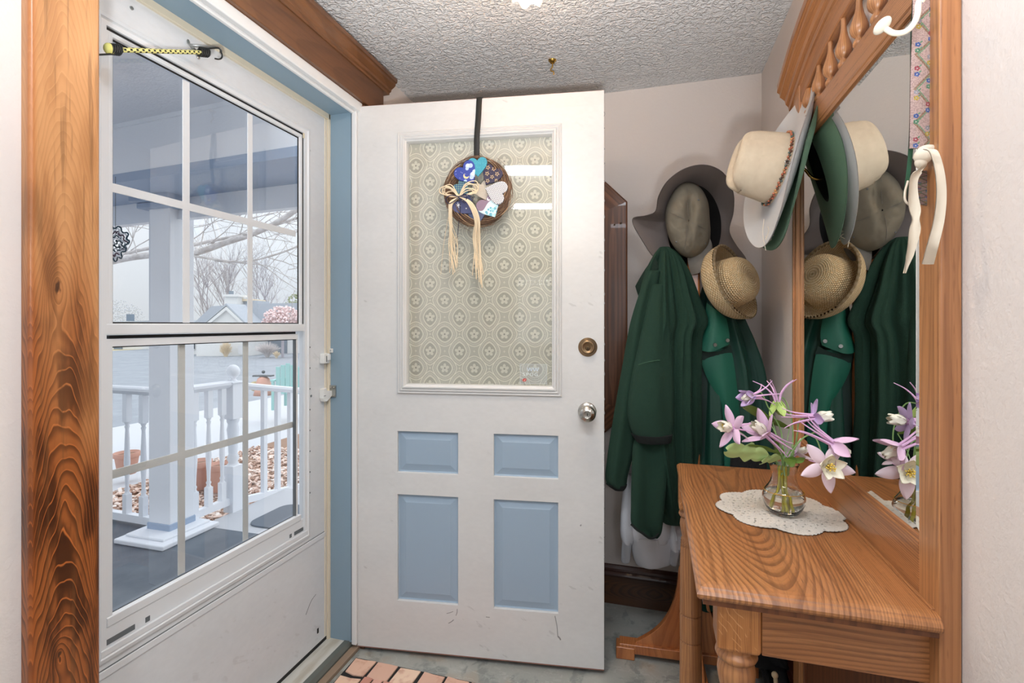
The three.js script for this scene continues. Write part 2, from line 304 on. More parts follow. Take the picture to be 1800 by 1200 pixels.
  M.rainLight = PH({ color: rgb(12, 90, 70), roughness: 0.55, sheen: 0.2, sheenColor: rgb(40, 120, 96), bumpMap: weave, bumpScale: 0.0004 });
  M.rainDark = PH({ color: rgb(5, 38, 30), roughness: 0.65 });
  M.sweat = cloth(rgb(230, 231, 237), null); M.sweatRib = cloth(rgb(228, 229, 235), null, { bumpMap: tex(128, 8, (u, v, i) => { const k = 128 + 127 * Math.sin(i * Math.PI / 4); return [k, k, k]; }, { srgb: false, rep: [14, 1] }), bumpScale: 0.0012 });
  M.black = cloth(rgb(14, 14, 16), null);
  M.felt = cloth(rgb(124, 113, 108), rgb(110, 104, 100), { roughness: 0.85, bumpScale: 0.0004 }); M.feltShaded = cloth(rgb(40, 36, 34), null);  // hat hollow: its deep shade is put into a darker felt
  M.cap = cloth(rgb(122, 114, 98), null, { bumpMap: weave, bumpScale: 0.0005 }); M.capBill = cloth(rgb(118, 112, 104), null, { bumpMap: weave, bumpScale: 0.0005 });
  M.strawFine = S({ roughness: 0.75, map: tex(512, 512, (u, v, i, j) => { const a = Math.sin((i + j) * 0.785), b = Math.sin((i - j) * 0.785); const n = fbm(i / 40, j / 40, 3); const k = 0.5 + 0.25 * a + 0.25 * b; return mix3([196, 176, 148], [228, 212, 186], clamp(k * 0.75 + n * 0.4)); }, { rep: [3, 3] }), bumpMap: weave, bumpScale: 0.0008 });
  M.brimGrey = S({ color: rgb(206, 204, 202), roughness: 0.75, bumpMap: weave, bumpScale: 0.0004 });
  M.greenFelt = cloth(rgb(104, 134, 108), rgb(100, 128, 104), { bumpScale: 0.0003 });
  const knitH = tex(256, 256, (u, v, i, j) => { const row = Math.floor(j / 16), x = (i + (row % 2) * 8) % 16, y = j % 16; const k = 255 * clamp(1.15 - Math.hypot((x - 8) / 8, (y - 8) / 8.5) * 0.9); return [k, k, k]; }, { srgb: false, rep: [4, 3.2] });
  M.straw = S({ color: 0xffffff, roughness: 0.8, map: tex(256, 256, (u, v, i, j) => { const row = Math.floor(j / 16), x = (i + (row % 2) * 8) % 16, y = j % 16, k = clamp(1.25 - Math.hypot((x - 8) / 8, (y - 8) / 8.5) * 0.85), n = hash(Math.floor((i + (row % 2) * 8) / 16), row); return mix3([176, 136, 86], mix3([240, 212, 166], [250, 230, 192], n), k); }, { rep: [4, 3.2] }), bumpMap: knitH, bumpScale: 0.004 });
  M.tie = cloth(rgb(232, 218, 196), null, { bumpMap: weave, bumpScale: 0.0003 });
  M.doily = S({ color: rgb(236, 226, 212), roughness: 0.9, bumpMap: fleece, bumpScale: 0.002 });
  // plants
  M.petalPink = PH({ color: rgb(232, 198, 222), roughness: 0.6, transmission: 0.25, thickness: 0, sheen: 0.2 });
  M.petalPale = PH({ color: rgb(242, 222, 230), roughness: 0.6, transmission: 0.25, thickness: 0 });
  M.petalLilac = PH({ color: rgb(208, 180, 222), roughness: 0.6, transmission: 0.25, thickness: 0 });
  M.petalWhite = PH({ color: rgb(248, 242, 224), roughness: 0.6, transmission: 0.2, thickness: 0 });
  M.spur = PH({ color: rgb(214, 170, 206), roughness: 0.6 }); M.stamen = S({ color: rgb(238, 206, 92), roughness: 0.6 });
  M.stem = S({ color: rgb(140, 178, 110), roughness: 0.55 }); M.stemWet = S({ color: rgb(190, 180, 30), roughness: 0.5 });
  M.leafPale = PH({ color: rgb(186, 212, 140), roughness: 0.55, transmission: 0.25, thickness: 0 }); M.leaf = PH({ color: rgb(128, 166, 72), roughness: 0.55, transmission: 0.3, thickness: 0 }); M.leafDark = PH({ color: rgb(104, 132, 44), roughness: 0.5, transmission: 0.3, thickness: 0 });
  M.bud = PH({ color: rgb(188, 212, 120), roughness: 0.6, transmission: 0.2, thickness: 0 });
  M.vaseGlass = PH({ color: 0xffffff, roughness: 0, transmission: 1, thickness: 0.003, ior: 1.5 });
  M.water = PH({ color: 0xffffff, roughness: 0, transmission: 1, thickness: 0.05, ior: 1.33, attenuationColor: new THREE.Color(0.98, 0.95, 0.8), attenuationDistance: 0.2 });
  M.twig = S({ color: rgb(116, 88, 68), roughness: 0.85 }); M.twigPale = S({ color: rgb(184, 150, 116), roughness: 0.85 });
  M.raffia = S({ color: rgb(236, 214, 180), roughness: 0.75 }); M.navy = S({ color: rgb(38, 40, 70), roughness: 0.7 });
  // outside
  M.porchWhite = S({ color: rgb(238, 241, 246), roughness: 0.6 }); M.porchBlue = S({ color: rgb(158, 176, 200), roughness: 0.6 }); M.porchCeil = S({ color: rgb(228, 231, 238), roughness: 0.8 });
  M.slab = S({ roughness: 0.55, map: tex(256, 256, (u, v) => { const n = fbm(u * 8, v * 8, 4); return mix3([72, 82, 94], [108, 116, 124], n); }, { wrap: THREE.MirroredRepeatWrapping }) });
  M.concrete = S({ color: rgb(196, 198, 202), roughness: 0.85, bumpMap: plaster, bumpScale: 0.002 });
  M.asphalt = S({ roughness: 0.9, map: tex(256, 256, (u, v) => { const n = fbm(u * 14, v * 14, 4); return mix3([140, 145, 152], [162, 167, 174], n); }, { wrap: THREE.MirroredRepeatWrapping, rep: [0.2, 0.2] }) });
  M.grass = S({ roughness: 1, map: tex(256, 256, (u, v, i, j) => mix3([186, 172, 132], [214, 200, 164], fbm(i / 6, j / 6, 3)), { rep: [0.3, 0.3], wrap: THREE.MirroredRepeatWrapping }) });
  M.soil = S({ color: rgb(150, 120, 100), roughness: 1 }); M.terra = S({ color: rgb(214, 166, 148), roughness: 0.8 }); M.matting = S({ color: rgb(104, 112, 122), roughness: 0.9 });  // terracotta paled: haze put into its colour
  M.bark = S({ roughness: 0.9, map: tex(128, 256, (u, v) => { const n = fbm(u * 8, v * 20, 3); return mix3([170, 164, 162], [222, 220, 220], n); }) }); M.barkFar = S({ color: rgb(178, 174, 182), roughness: 1 });  // far bark paled: haze put into its colour
  M.siding = S({ color: rgb(232, 232, 230), roughness: 0.8 }); M.roofGrey = S({ color: rgb(180, 186, 194), roughness: 0.9 }); M.garage = S({ color: rgb(128, 140, 152), roughness: 0.7 }); M.teal = S({ color: rgb(160, 206, 202), roughness: 0.6 });  // teal paled the same way, haze mixed into the paint colour
  M.drygrass = S({ color: rgb(236, 220, 194), roughness: 1 }); M.redbush = S({ color: rgb(238, 216, 214), roughness: 1 }); M.olive = S({ color: rgb(160, 166, 132), roughness: 1 });
  M.windowDark = S({ color: rgb(70, 80, 92), roughness: 0.1 });
}

// ---------- the room ----------
const CEIL = 2.26, XL = -1.074, XR = 0.424, DB = 2.235, OP0 = 0.716, OP1 = 1.640, OPH = 2.062, WT = 0.13;
struct('floor', bx(XL - 0.02, 2.6, -0.1, 0, -4.2, DB + 0.1, 0), M.vinyl, 'grey-green mottled slate-look vinyl floor');
struct('ceiling', bx(XL - 0.12, 2.6, CEIL, CEIL + 0.1, -4.2, DB + 0.1, 0), M.ceiling, 'white ceiling with a knockdown texture');
struct('wall_back', bx(XL - 0.12, XR + 0.12, 0, CEIL, DB, DB + 0.1, 0), M.wall, 'pinkish beige wall behind the open door');
struct('wall_left', [bx(XL - WT, XL, 0, CEIL, -4.2, OP0, 0), bx(XL - WT, XL, 0, CEIL, OP1, DB + 0.1, 0), bx(XL - WT, XL, OPH, CEIL, OP0, OP1, 0)], M.wall, 'beige wall around the front doorway');
struct('wall_right', [bx(XR, XR + 0.12, 0, CEIL, -0.35, DB, 0), bx(XR, 2.6, 0, CEIL, -0.35, -0.23, 0)], M.wall, 'beige wall behind the hall tree');
struct('wall_rear', [bx(XL, 2.6, 0, 0.9, -4.2, -4.1, 0), bx(XL, 2.6, 2.05, CEIL, -4.2, -4.1, 0), bx(XL, -0.5, 0.9, 2.05, -4.2, -4.1, 0), bx(1.5, 2.6, 0.9, 2.05, -4.2, -4.1, 0), bx(2.5, 2.6, 0, CEIL, -4.2, -0.35, 0)], M.wall, 'wall with a window at the far end of the room');
{
  const w = struct('window_1', [bx(-0.5, 1.5, 0.9, 0.95, -4.18, -4.1, 0.004), bx(-0.5, 1.5, 2.0, 2.05, -4.18, -4.1, 0.004), bx(-0.5, -0.45, 0.9, 2.05, -4.18, -4.1, 0.004), bx(1.45, 1.5, 0.9, 2.05, -4.18, -4.1, 0.004), bx(0.48, 0.52, 0.9, 2.05, -4.17, -4.12, 0.004)], M.jambWhite);
  part(w, 'pane', bx(-0.45, 1.45, 0.95, 2.0, -4.142, -4.14, 0), M.glass);
}
// baseboards
{
  const board = [[0, 0], [0.016, 0], [0.016, 0.118], [0.012, 0.122], [0, 0.122]], cap = [[0, 0.122], [0.02, 0.122], [0.022, 0.128], [0.02, 0.134], [0.014, 0.14], [0.016, 0.147], [0.014, 0.155], [0.006, 0.165], [0, 0.168]];
  const back = (a, b, t) => V(t, b, DB - a), right = (a, b, t) => V(XR - a, b, t), left = (a, b, t) => V(XL + a, b, t);
  for (const [n, put, t0, t1] of [['baseboard_back', back, XL, XR], ['baseboard_right', right, -0.35, DB], ['baseboard_left', left, 1.76, DB]]) {
    const s = struct(n, extrudeProfile(board, t0, t1, put), M.baseboard, 'dark stained wooden baseboard'); part(s, 'cap', extrudeProfile(cap, t0, t1, put), M.baseboardCap);
  }
}
// door casing and header
{
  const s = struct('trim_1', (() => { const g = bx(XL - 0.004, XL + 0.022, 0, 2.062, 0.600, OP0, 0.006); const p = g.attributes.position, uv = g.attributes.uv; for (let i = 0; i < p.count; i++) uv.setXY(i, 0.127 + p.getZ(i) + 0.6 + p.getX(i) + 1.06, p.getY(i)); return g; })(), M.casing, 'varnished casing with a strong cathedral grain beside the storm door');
  struct('trim_2', bx(XL, XL + 0.018, 0, 2.062, OP1 + 0.005, OP1 + 0.11, 0.003), M.walnut, 'dark casing behind the open door');
  const h = struct('trim_3', bx(XL - 0.002, XL + 0.026, 2.066, 2.176, 0.55, 1.775, 0.003, 'z'), M.walnut, 'dark stained header board over the doorway');
  const crown = [[0.0, 2.17], [0.03, 2.17], [0.031, 2.178], [0.038, 2.181], [0.04, 2.19], [0.05, 2.196], [0.058, 2.203], [0.06, 2.212], [0.066, 2.214], [0.066, 2.228], [0, 2.228]];
  part(h, 'crown', extrudeProfile(crown, 0.5, 1.812, (a, b, t) => V(XL + a, b, t)), M.walnut);
}
// jambs of the doorway
{
  const D1 = OP1;
  const j = struct('trim_4', bx(-1.196, -1.098, 0.03, 2.062, D1 - 0.012, D1 + 0.02, 0.001), M.blue, 'blue painted jamb of the doorway');
  part(j, 'stop', bx(-1.207, -1.19, 0.03, 2.05, D1 - 0.022, D1 + 0.02, 0.002), M.cream);
  part(j, 'weatherstrip', bx(-1.0985, -1.095, 0.04, 2.035, D1 - 0.013, D1 + 0.01, 0), M.rubber);
  part(j, 'jamb_edge', bx(-1.095, -1.075, 0.025, 2.045, D1 - 0.018, D1 + 0.012, 0.004), M.jambWhite);
  const hd = struct('trim_5', bx(-1.196, -1.098, 2.03, 2.062, OP0, D1 - 0.012, 0.001), M.blue, 'blue painted head of the doorway');
  part(hd, 'stop', bx(-1.209, -1.19, 2.01, 2.036, OP0, D1 - 0.012, 0.002), M.cream);
  part(hd, 'weatherstrip', bx(-1.099, -1.095, 2.029, 2.05, OP0, D1 - 0.012, 0), M.rubber);
  part(hd, 'head_stop', bx(-1.095, -1.082, 2.022, 2.062, OP0, D1 - 0.006, 0.004), M.jambWhite);
  part(hd, 'head_edge', bx(-1.082, -1.062, 2.030, 2.066, OP0, D1 + 0.006, 0.004), M.jambWhite);
  struct('trim_6', bx(-1.2, -1.075, 0.03, 2.062, OP0 - 0.02, OP0 + 0.004, 0.001), M.blue, 'blue jamb beside the varnished casing');
  const s = struct('trim_7', bx(-1.26, -1.128, -0.02, 0.032, OP0, D1 + 0.03, 0.003, 'z'), M.sill, 'worn grey sill of the doorway');
  part(s, 'threshold_strip', extrudeProfile([[-1.128, -0.01], [-1.128, 0.034], [-1.108, 0.034], [-1.1, 0.02], [-1.1, -0.01]], OP0, D1 + 0.03, (a, b, t) => V(a, b, t)), M.sillDark);
  part(s, 'sill_edge', bx(-1.1, -1.072, 0.0, 0.014, OP0, D1 + 0.04, 0.002, 'z'), M.sillTan);
}
// brass hook in the ceiling
{
  const p = at(971, 106, 1.93), y = CEIL, t = thing('ceiling_hook', 'small brass screw hook hanging from the ceiling', 'hook', new THREE.Vector3(p.x, y - 0.06, p.z));
  part(t, 'plate', lathe([[0, y - 0.012], [0.008, y - 0.012], [0.012, y - 0.006], [0.016, y - 0.002], [0.016, y], [0, y]], p.x, 0, p.z, 20), M.brass);
  part(t, 'hook', tube([[0, -0.01, 0], [0, -0.026, 0], [-0.004, -0.032, 0], [-0.007, -0.038, 0.002], [-0.003, -0.044, 0.003], [0.003, -0.046, 0.003], [0.006, -0.05, 0.002], [0.005, -0.058, 0]].map((q) => new THREE.Vector3(p.x + q[0], y + q[1], p.z + q[2])), 0.0024, 28, 8), M.brass);
}

// ---------- the open front door ----------
const DOORBASE = V(HX, 0, HD);
function doorThing(name, label, category, u, v, z, group) {               // a thing lying on the door: own axes u along the door, v up, z towards the camera
  const off = new THREE.Vector3(u, v, z).applyAxisAngle(UP, DOORANG).add(DOORBASE);
  return thing(name, label, category, off, DOORANG, group);
}
{
  const d = thing('front_door', 'white panelled front door standing open with a lace-curtained window and four blue panels', 'door', DOORBASE, DOORANG);
  const W = 0.914, T = 0.0445, B = 0.02, H = 2.05, GL = [0.189, 0.741, 1.0, 1.91], R = [[0.157, 0.388, 0.681, 0.833], [0.521, 0.753, 0.681, 0.834], [0.157, 0.388, 0.204, 0.598], [0.521, 0.753, 0.204, 0.597]];
  const sh = new THREE.Shape([[0, B], [W, B], [W, H], [0, H]].map((p) => new THREE.Vector2(...p)));
  for (const [a, b, c, e] of [GL, ...R]) sh.holes.push(new THREE.Path([[a, c], [a, e], [b, e], [b, c]].map((p) => new THREE.Vector2(...p))));
  const g = new THREE.ExtrudeGeometry(sh, { depth: T - 0.002, bevelEnabled: true, bevelThickness: 0.001, bevelSize: 0.001, bevelOffset: -0.001, bevelSegments: 1 }); g.translate(0, 0, -T + 0.001);
  part(d, 'slab', g, M.doorPaint);
  for (const [a, b, c, e] of R) {
    const h = Math.min(0.03, (e - c) * 0.2);
    part(d, 'panel', [nested(a - 0.002, b + 0.002, c - 0.002, e + 0.002, [[0, -0.004], [0.002, -0.011], [0.007, -0.013], [h, -0.007], [h + 0.002, -0.0062]], true), lb(a - 0.004, b + 0.004, c - 0.004, e + 0.004, -T + 0.008, -0.018, 0)], M.bluePanel, 'blue raised panel');
  }
  const fr = part(d, 'window_frame', nested(0.158, 0.766, 0.974, 1.942, [[0, 0], [0.001, 0.006], [0.004, 0.008], [0.007, 0.006], [0.0085, 0.004], [0.0105, 0.009], [0.015, 0.0105], [0.0175, 0.008], [0.019, 0.006], [0.021, 0.0115], [0.026, 0.0125], [0.029, 0.009], [0.031, 0.005], [0.034, 0.003], [0.0355, -0.008], [0.0355, -0.03]]), M.doorTrim);
  part(d, 'pane', lb(0.19, 0.74, 1.004, 1.908, -0.010, -0.008, 0), M.glass);
  // lace: one repeat is 0.114 x 0.127 m
  const LW = 0.1125, LH = 0.1265;
  const lace = (alpha) => canvasTex(512, 576, (c, w, h) => {
    const X = (x) => x / LW * w, paint = (a) => { const k = Math.round(a * 255); return alpha ? `rgb(${k},${k},${k})` : `rgb(${Math.round(lerp(168, 232, a))},${Math.round(lerp(170, 230, a))},${Math.round(lerp(156, 212, a))})`; };
    c.fillStyle = paint(0.62); c.fillRect(0, 0, w, h);
    c.strokeStyle = paint(0.72); c.lineWidth = 1.4; for (let i = -h; i < w; i += 7) { c.beginPath(); c.moveTo(i, 0); c.lineTo(i + h, h); c.stroke(); c.beginPath(); c.moveTo(i + h, 0); c.lineTo(i, h); c.stroke(); }
    const ogee = (cx, cy, rx, ry, pow) => { c.beginPath(); for (let i = 0; i <= 72; i++) { const a = i / 72 * Math.PI * 2, s = Math.sin(a), q = Math.cos(a); const x = Math.sign(q) * Math.pow(Math.abs(q), pow) * rx * (1 - 0.12 * Math.abs(s)), y = s * ry; i ? c.lineTo(cx + x, cy + y) : c.moveTo(cx + x, cy + y); } c.closePath(); };
    const motif = (cx, cy, round) => {
      const rx = X(round ? 0.0395 : 0.034), ry = X(round ? 0.039 : 0.045), p = round ? 1.12 : 1.5;
      c.lineJoin = 'round'; c.strokeStyle = paint(0.92); c.lineWidth = 11; ogee(cx, cy, rx * 1.17, ry * 1.17, p); c.stroke();
      c.fillStyle = paint(0.8); ogee(cx, cy, rx, ry, p); c.fill();
      c.strokeStyle = paint(0.38); c.lineWidth = 15; c.setLineDash([11, 13]); ogee(cx, cy, rx * 0.9, ry * 0.9, p); c.stroke(); c.setLineDash([]);
      c.fillStyle = paint(0.4); ogee(cx, cy, rx * 0.7, ry * 0.7, p); c.fill();
      c.save(); ogee(cx, cy, rx * 0.7, ry * 0.7, p); c.clip(); c.strokeStyle = paint(0.72); c.lineWidth = 2; for (let i = -240; i < 240; i += 10) { c.beginPath(); c.moveTo(cx + i - 160, cy - 160); c.lineTo(cx + i + 160, cy + 160); c.stroke(); c.beginPath(); c.moveTo(cx + i + 160, cy - 160); c.lineTo(cx + i - 160, cy + 160); c.stroke(); } c.restore();
      c.strokeStyle = paint(0.97); c.lineWidth = 6; ogee(cx, cy, rx * 0.72, ry * 0.72, p); c.stroke();
      c.fillStyle = paint(0.82); for (let k = 0; k < 5; k++) { const a = k / 5 * 6.283 - 1.57; c.beginPath(); c.ellipse(cx + Math.cos(a) * X(0.0105), cy + Math.sin(a) * X(0.0105), X(0.0075), X(0.0056), a, 0, 6.3); c.fill(); }
      c.fillStyle = paint(0.4); c.beginPath(); c.arc(cx, cy, X(0.0026), 0, 6.3); c.fill();
    };
    for (const dx of [-w, 0, w]) for (const dy of [-h, 0, h]) { motif(w * 0.25 + dx, h * 0.5 + dy, true); motif(w * 0.75 + dx, dy + h, false); }
    c.fillStyle = paint(0.95); for (const dx of [-w, 0, w]) for (const [fx, fy] of [[0.25, 0], [0.25, 1], [0.75, 0.5]]) for (let k = 0; k < 4; k++) { const a = k * 1.5708; c.beginPath(); c.ellipse(fx * w + dx + Math.cos(a) * 11, fy * h + Math.sin(a) * 11, 8, 4, a, 0, 6.3); c.fill(); }
  }, { srgb: !alpha, wrap: THREE.RepeatWrapping });
  const lc = lace(false), la = lace(true);
  for (const t of [lc, la]) { t.repeat.set(1 / LW, 1 / LH); }
  const laceMat = S({ map: lc, alphaMap: la, transparent: true, roughness: 0.95 });
  const lg = sheet((u, v) => new THREE.Vector3(0.19 + u * 0.55, 1.004 + v * 0.904, -0.026 - 0.0022 * Math.sin(u * 34 + Math.sin(v * 3))), 60, 6, { su: 0.55, sv: 0.904 });
  part(d, 'lace_curtain', lg, laceMat, 'cream lace curtain behind the glass');
  part(d, 'rear_pane', lb(0.19, 0.74, 1.004, 1.908, -0.036, -0.034, 0), M.glass);
  // faint sticker on the pane
  const st = canvasTex(256, 256, (c) => { c.clearRect(0, 0, 256, 256); c.fillStyle = 'rgba(214,226,228,0.20)'; c.fillRect(0, 0, 256, 256); c.strokeStyle = 'rgba(226,232,230,0.8)'; c.lineWidth = 3; c.strokeRect(3, 3, 250, 250); c.font = 'bold 62px sans-serif'; c.fillStyle = 'rgba(206,216,224,0.85)'; c.fillText('WW', 66, 92); c.fillStyle = 'rgba(216,222,216,0.85)'; c.font = 'bold 58px sans-serif'; c.fillText('SPOG', 24, 154); c.fillStyle = 'rgba(206,70,62,0.95)'; c.beginPath(); c.ellipse(44, 206, 18, 22, 0.4, 0, 6.3); c.fill(); c.fillStyle = 'rgba(240,190,180,0.9)'; c.beginPath(); c.ellipse(46, 208, 4, 14, 0.5, 0, 6.3); c.fill(); });
  part(d, 'sticker', (() => { const p = new THREE.PlaneGeometry(0.098, 0.072); p.translate(0.664, 1.052, -0.0075); return p; })(), S({ map: st, transparent: true, roughness: 0.4 }), 'faint square sticker in the corner of the pane');
  // deadbolt and knob
  const turnZ = (g, u, v) => { g.rotateX(Math.PI / 2); g.translate(u, v, 0); return g; };
  const db = part(d, 'deadbolt', turnZ(lathe([[0, 0.012], [0.012, 0.013], [0.0165, 0.016], [0.019, 0.0175], [0.023, 0.017], [0.0262, 0.012], [0.0275, 0.008], [0.031, 0.005], [0.033, 0.002], [0.0335, 0]], 0, 0, 0, 40), 0.857, 1.15), M.bronze);
  part(db, 'cylinder', turnZ(lathe([[0, 0.0165], [0.007, 0.0165], [0.0085, 0.0155], [0.009, 0.012]], 0, 0, 0, 28), 0.857, 1.147), M.bronzeDark);
  part(db, 'keyway', lb(0.8558, 0.8582, 1.142, 1.152, 0.0163, 0.0172, 0.0005), M.rubber);
  const kn = part(d, 'knob', turnZ(lathe([[0.032, 0], [0.0325, 0.004], [0.029, 0.008], [0.018, 0.012], [0.013, 0.018], [0.0125, 0.026], [0.016, 0.032], [0.024, 0.037], [0.0285, 0.044], [0.0295, 0.05], [0.028, 0.057], [0.023, 0.063], [0.014, 0.067], [0.0125, 0.0685], [0.0115, 0.0665], [0.0105, 0.0652], [0, 0.0652]], 0, 0, 0, 44), 0.855, 0.924), M.steel);
  part(kn, 'keyway', lb(0.8538, 0.8562, 0.919, 0.929, 0.0652, 0.0664, 0.0005), M.rubber);
  // hinges on the stile edge
  for (const v of [1.86, 1.03, 0.22]) { const h = part(d, 'hinge', lb(-0.003, 0.001, v - 0.05, v + 0.05, -0.043, -0.004, 0.001), M.jambWhite); for (const k of [-0.034, -0.012, 0.014, 0.036]) part(h, 'screw', lb(-0.0042, -0.0025, v + k - 0.004, v + k + 0.004, -0.022 + (k > 0 ? 0.006 : -0.004), -0.014 + (k > 0 ? 0.006 : -0.004), 0.001), M.zinc); }
  // scuffs and worn arris
  const mark = (u0, v0, u1, v1, w, mat) => part(d, 'scuff', tube([new THREE.Vector3(u0, v0, 0.0002), new THREE.Vector3((u0 + u1) / 2 + 0.002, (v0 + v1) / 2, 0.0003), new THREE.Vector3(u1, v1, 0.0002)], w, 6, 5, { rb: 0.0004 }), mat);
  const grey = S({ color: rgb(150, 147, 144), roughness: 0.7 });
  mark(0.742, 0.195, 0.752, 0.125, 0.0015, grey); mark(0.752, 0.125, 0.763, 0.112, 0.003, grey); mark(0.345, 0.17, 0.37, 0.18, 0.0012, grey); mark(0.38, 0.165, 0.385, 0.19, 0.0014, grey); mark(0.352, 0.135, 0.372, 0.15, 0.0016, grey); mark(0.492, 0.17, 0.506, 0.17, 0.0014, grey); mark(0.83, 0.52, 0.833, 0.525, 0.0022, grey);
  for (let i = 0; i < 26; i++) { const v = 0.4 + i * 0.063 + rr(-0.02, 0.02); mark(0.9135, v, 0.9138, v + rr(0.004, 0.018), 0.0012, grey); }
  const bare = S({ color: rgb(150, 106, 92), roughness: 0.8 });
  part(d, 'bottom_rail_edge', lb(0, W, 0.016, 0.021, -T, -0.0005, 0.001), bare); part(d, 'top_edge', lb(0, W, 2.049, 2.0515, -T, -0.001, 0.001), S({ color: rgb(196, 172, 164), roughness: 0.8 }));
}
// over-door hanger and wreath
{
  const h = doorThing('wreath_hanger', 'black metal strap hooked over the top of the open door', 'hanger', 0.466, 2.05, 0);
  part(h, 'strap', [tube([[0.003, 0.002, -0.046], [0.003, 0.004, -0.02], [0.003, 0.0035, 0.002], [0.0025, -0.004, 0.005], [0.001, -0.06, 0.011], [-0.0005, -0.1, 0.0165], [-0.004, -0.15, 0.017], [-0.006, -0.225, 0.012], [-0.006, -0.232, 0.02], [-0.006, -0.222, 0.028]].map((p) => new THREE.Vector3(...p)), 0.0012, 60, 8, { rb: 0.0105, side: new THREE.Vector3(1, 0, 0) })], M.blackMetal);
  reseed(77);
  const CU = 0.469, CV = 1.703, w = doorThing('heart_wreath', 'round twig wreath with painted wooden hearts and a raffia bow on the door', 'wreath', CU, CV, 0.006);
  const mk = (n, r0, r1, th, wild) => { const out = []; for (let i = 0; i < n; i++) { const a0 = rr(0, 6.28), span = rr(1.6, 4.2), r = rr(r0, r1), ph = rr(0, 6.28), zz = rr(0.004, 0.034), k = Math.floor(rr(2, 5)), pts = []; for (let q = 0; q <= 14; q++) { const a = a0 + span * q / 14, R = r + 0.008 * Math.sin(a * k + ph) + (q > 11 ? wild * (q - 11) : 0); pts.push(new THREE.Vector3(Math.cos(a) * R, Math.sin(a) * R, zz + 0.008 * Math.cos(a * k + ph))); } out.push(tube(pts, (t) => th * (1 - 0.5 * t), 34, 5)); } return out; };
  const tw = part(w, 'twigs', [...mk(75, 0.088, 0.115, 0.0021, 0.0), ...mk(34, 0.1, 0.12, 0.0011, 0.006)], M.twig); tw.userData.kind = 'stuff';
  const tp = part(w, 'pale_twigs', mk(26, 0.092, 0.117, 0.0016, 0.002), M.twigPale); tp.userData.kind = 'stuff';
  const heart = (print, u, v, size, rot, z, label, flat) => {
    const s = new THREE.Shape(); s.moveTo(0, -0.5); s.bezierCurveTo(-0.18, -0.28, -0.52, -0.06, -0.5, 0.22); s.bezierCurveTo(-0.49, 0.46, -0.16, 0.56, 0, 0.28); s.bezierCurveTo(0.16, 0.56, 0.49, 0.46, 0.5, 0.22); s.bezierCurveTo(0.52, -0.06, 0.18, -0.28, 0, -0.5);
    const g = new THREE.ExtrudeGeometry(s, { depth: 0.08, bevelEnabled: true, bevelThickness: 0.02, bevelSize: 0.02, bevelSegments: 2, curveSegments: 18 });
    const p = g.attributes.position, uv = g.attributes.uv; for (let i = 0; i < p.count; i++) uv.setXY(i, p.getX(i) + 0.5, p.getY(i) + 0.5);
    g.scale(size, size, size); g.rotateZ(rot); g.rotateX(flat || 0); g.translate(u, v, z);
    part(w, 'heart', g, S({ map: canvasTex(128, 128, print), roughness: 0.55 }), label);
  };
  const fill = (c, col) => { c.fillStyle = col; c.fillRect(0, 0, 128, 128); }, dot = (c, x, y, r, col) => { c.fillStyle = col; c.beginPath(); c.arc(x, y, r, 0, 6.3); c.fill(); };
  const star = (c, x, y, r, f) => { c.beginPath(); for (let i = 0; i < 10; i++) { const a = i * 0.6283 - 1.57, R = i % 2 ? r * 0.45 : r; i ? c.lineTo(x + Math.cos(a) * R, y + Math.sin(a) * R) : c.moveTo(x + Math.cos(a) * R, y + Math.sin(a) * R); } c.closePath(); f ? c.fill() : c.stroke(); };
  const moon = (c, x, y, r, bg, col) => { dot(c, x, y, r, col); dot(c, x + r * 0.5, y - r * 0.25, r * 0.85, bg); };
  heart((c) => { fill(c, '#3d9bb0'); for (let i = 0; i < 500; i++) dot(c, rr(0, 128), rr(0, 128), rr(0.6, 1.8), rnd() < 0.5 ? '#2b7d9a' : '#63b8c2'); }, 0.002, 0.085, 0.068, 0.05, 0.036, 'teal speckled heart');
  heart((c) => { fill(c, '#2a2440'); c.strokeStyle = '#c9ae7a'; c.lineWidth = 3; for (const [x, y, r] of [[24, 30, 13], [62, 22, 12], [96, 40, 13], [38, 66, 13], [76, 70, 12], [62, 104, 12], [110, 78, 10]]) star(c, x, y, r); for (let i = 0; i < 60; i++) dot(c, rr(0, 128), rr(0, 128), 1, '#8a7aa8'); }, 0.05, 0.053, 0.072, -0.5, 0.033, 'dark heart printed with gold stars');
  heart((c) => { fill(c, '#d8d6d6'); for (let y = 4; y < 128; y += 9) for (let x = 4 + (y % 2) * 4; x < 128; x += 9) dot(c, x, y, 2.6, '#3a3648'); }, 0.068, -0.006, 0.078, -1.9, 0.036, 'white dotted heart');
  heart((c) => { fill(c, '#cfe4e6'); for (let i = 0; i < 26; i++) dot(c, rr(30, 128), rr(70, 128), rr(4, 9), rnd() < 0.5 ? '#6aa9bd' : '#9fd0d6'); c.fillStyle = '#8b7486'; c.beginPath(); c.moveTo(0, 50); c.bezierCurveTo(40, 90, 40, 20, 128, 40); c.lineTo(128, 0); c.lineTo(0, 0); c.fill(); moon(c, 82, 24, 10, '#8b7486', '#f4f0ea'); }, 0.044, -0.058, 0.082, 0.5, 0.03, 'heart with a moon over teal waves');
  heart((c) => { fill(c, '#4a5675'); for (let i = 0; i < 400; i++) dot(c, rr(0, 128), rr(0, 128), 1.2, rnd() < 0.5 ? '#5a678a' : '#3d4764'); }, 0.0, -0.082, 0.066, 0.15, 0.03, 'slate blue heart');
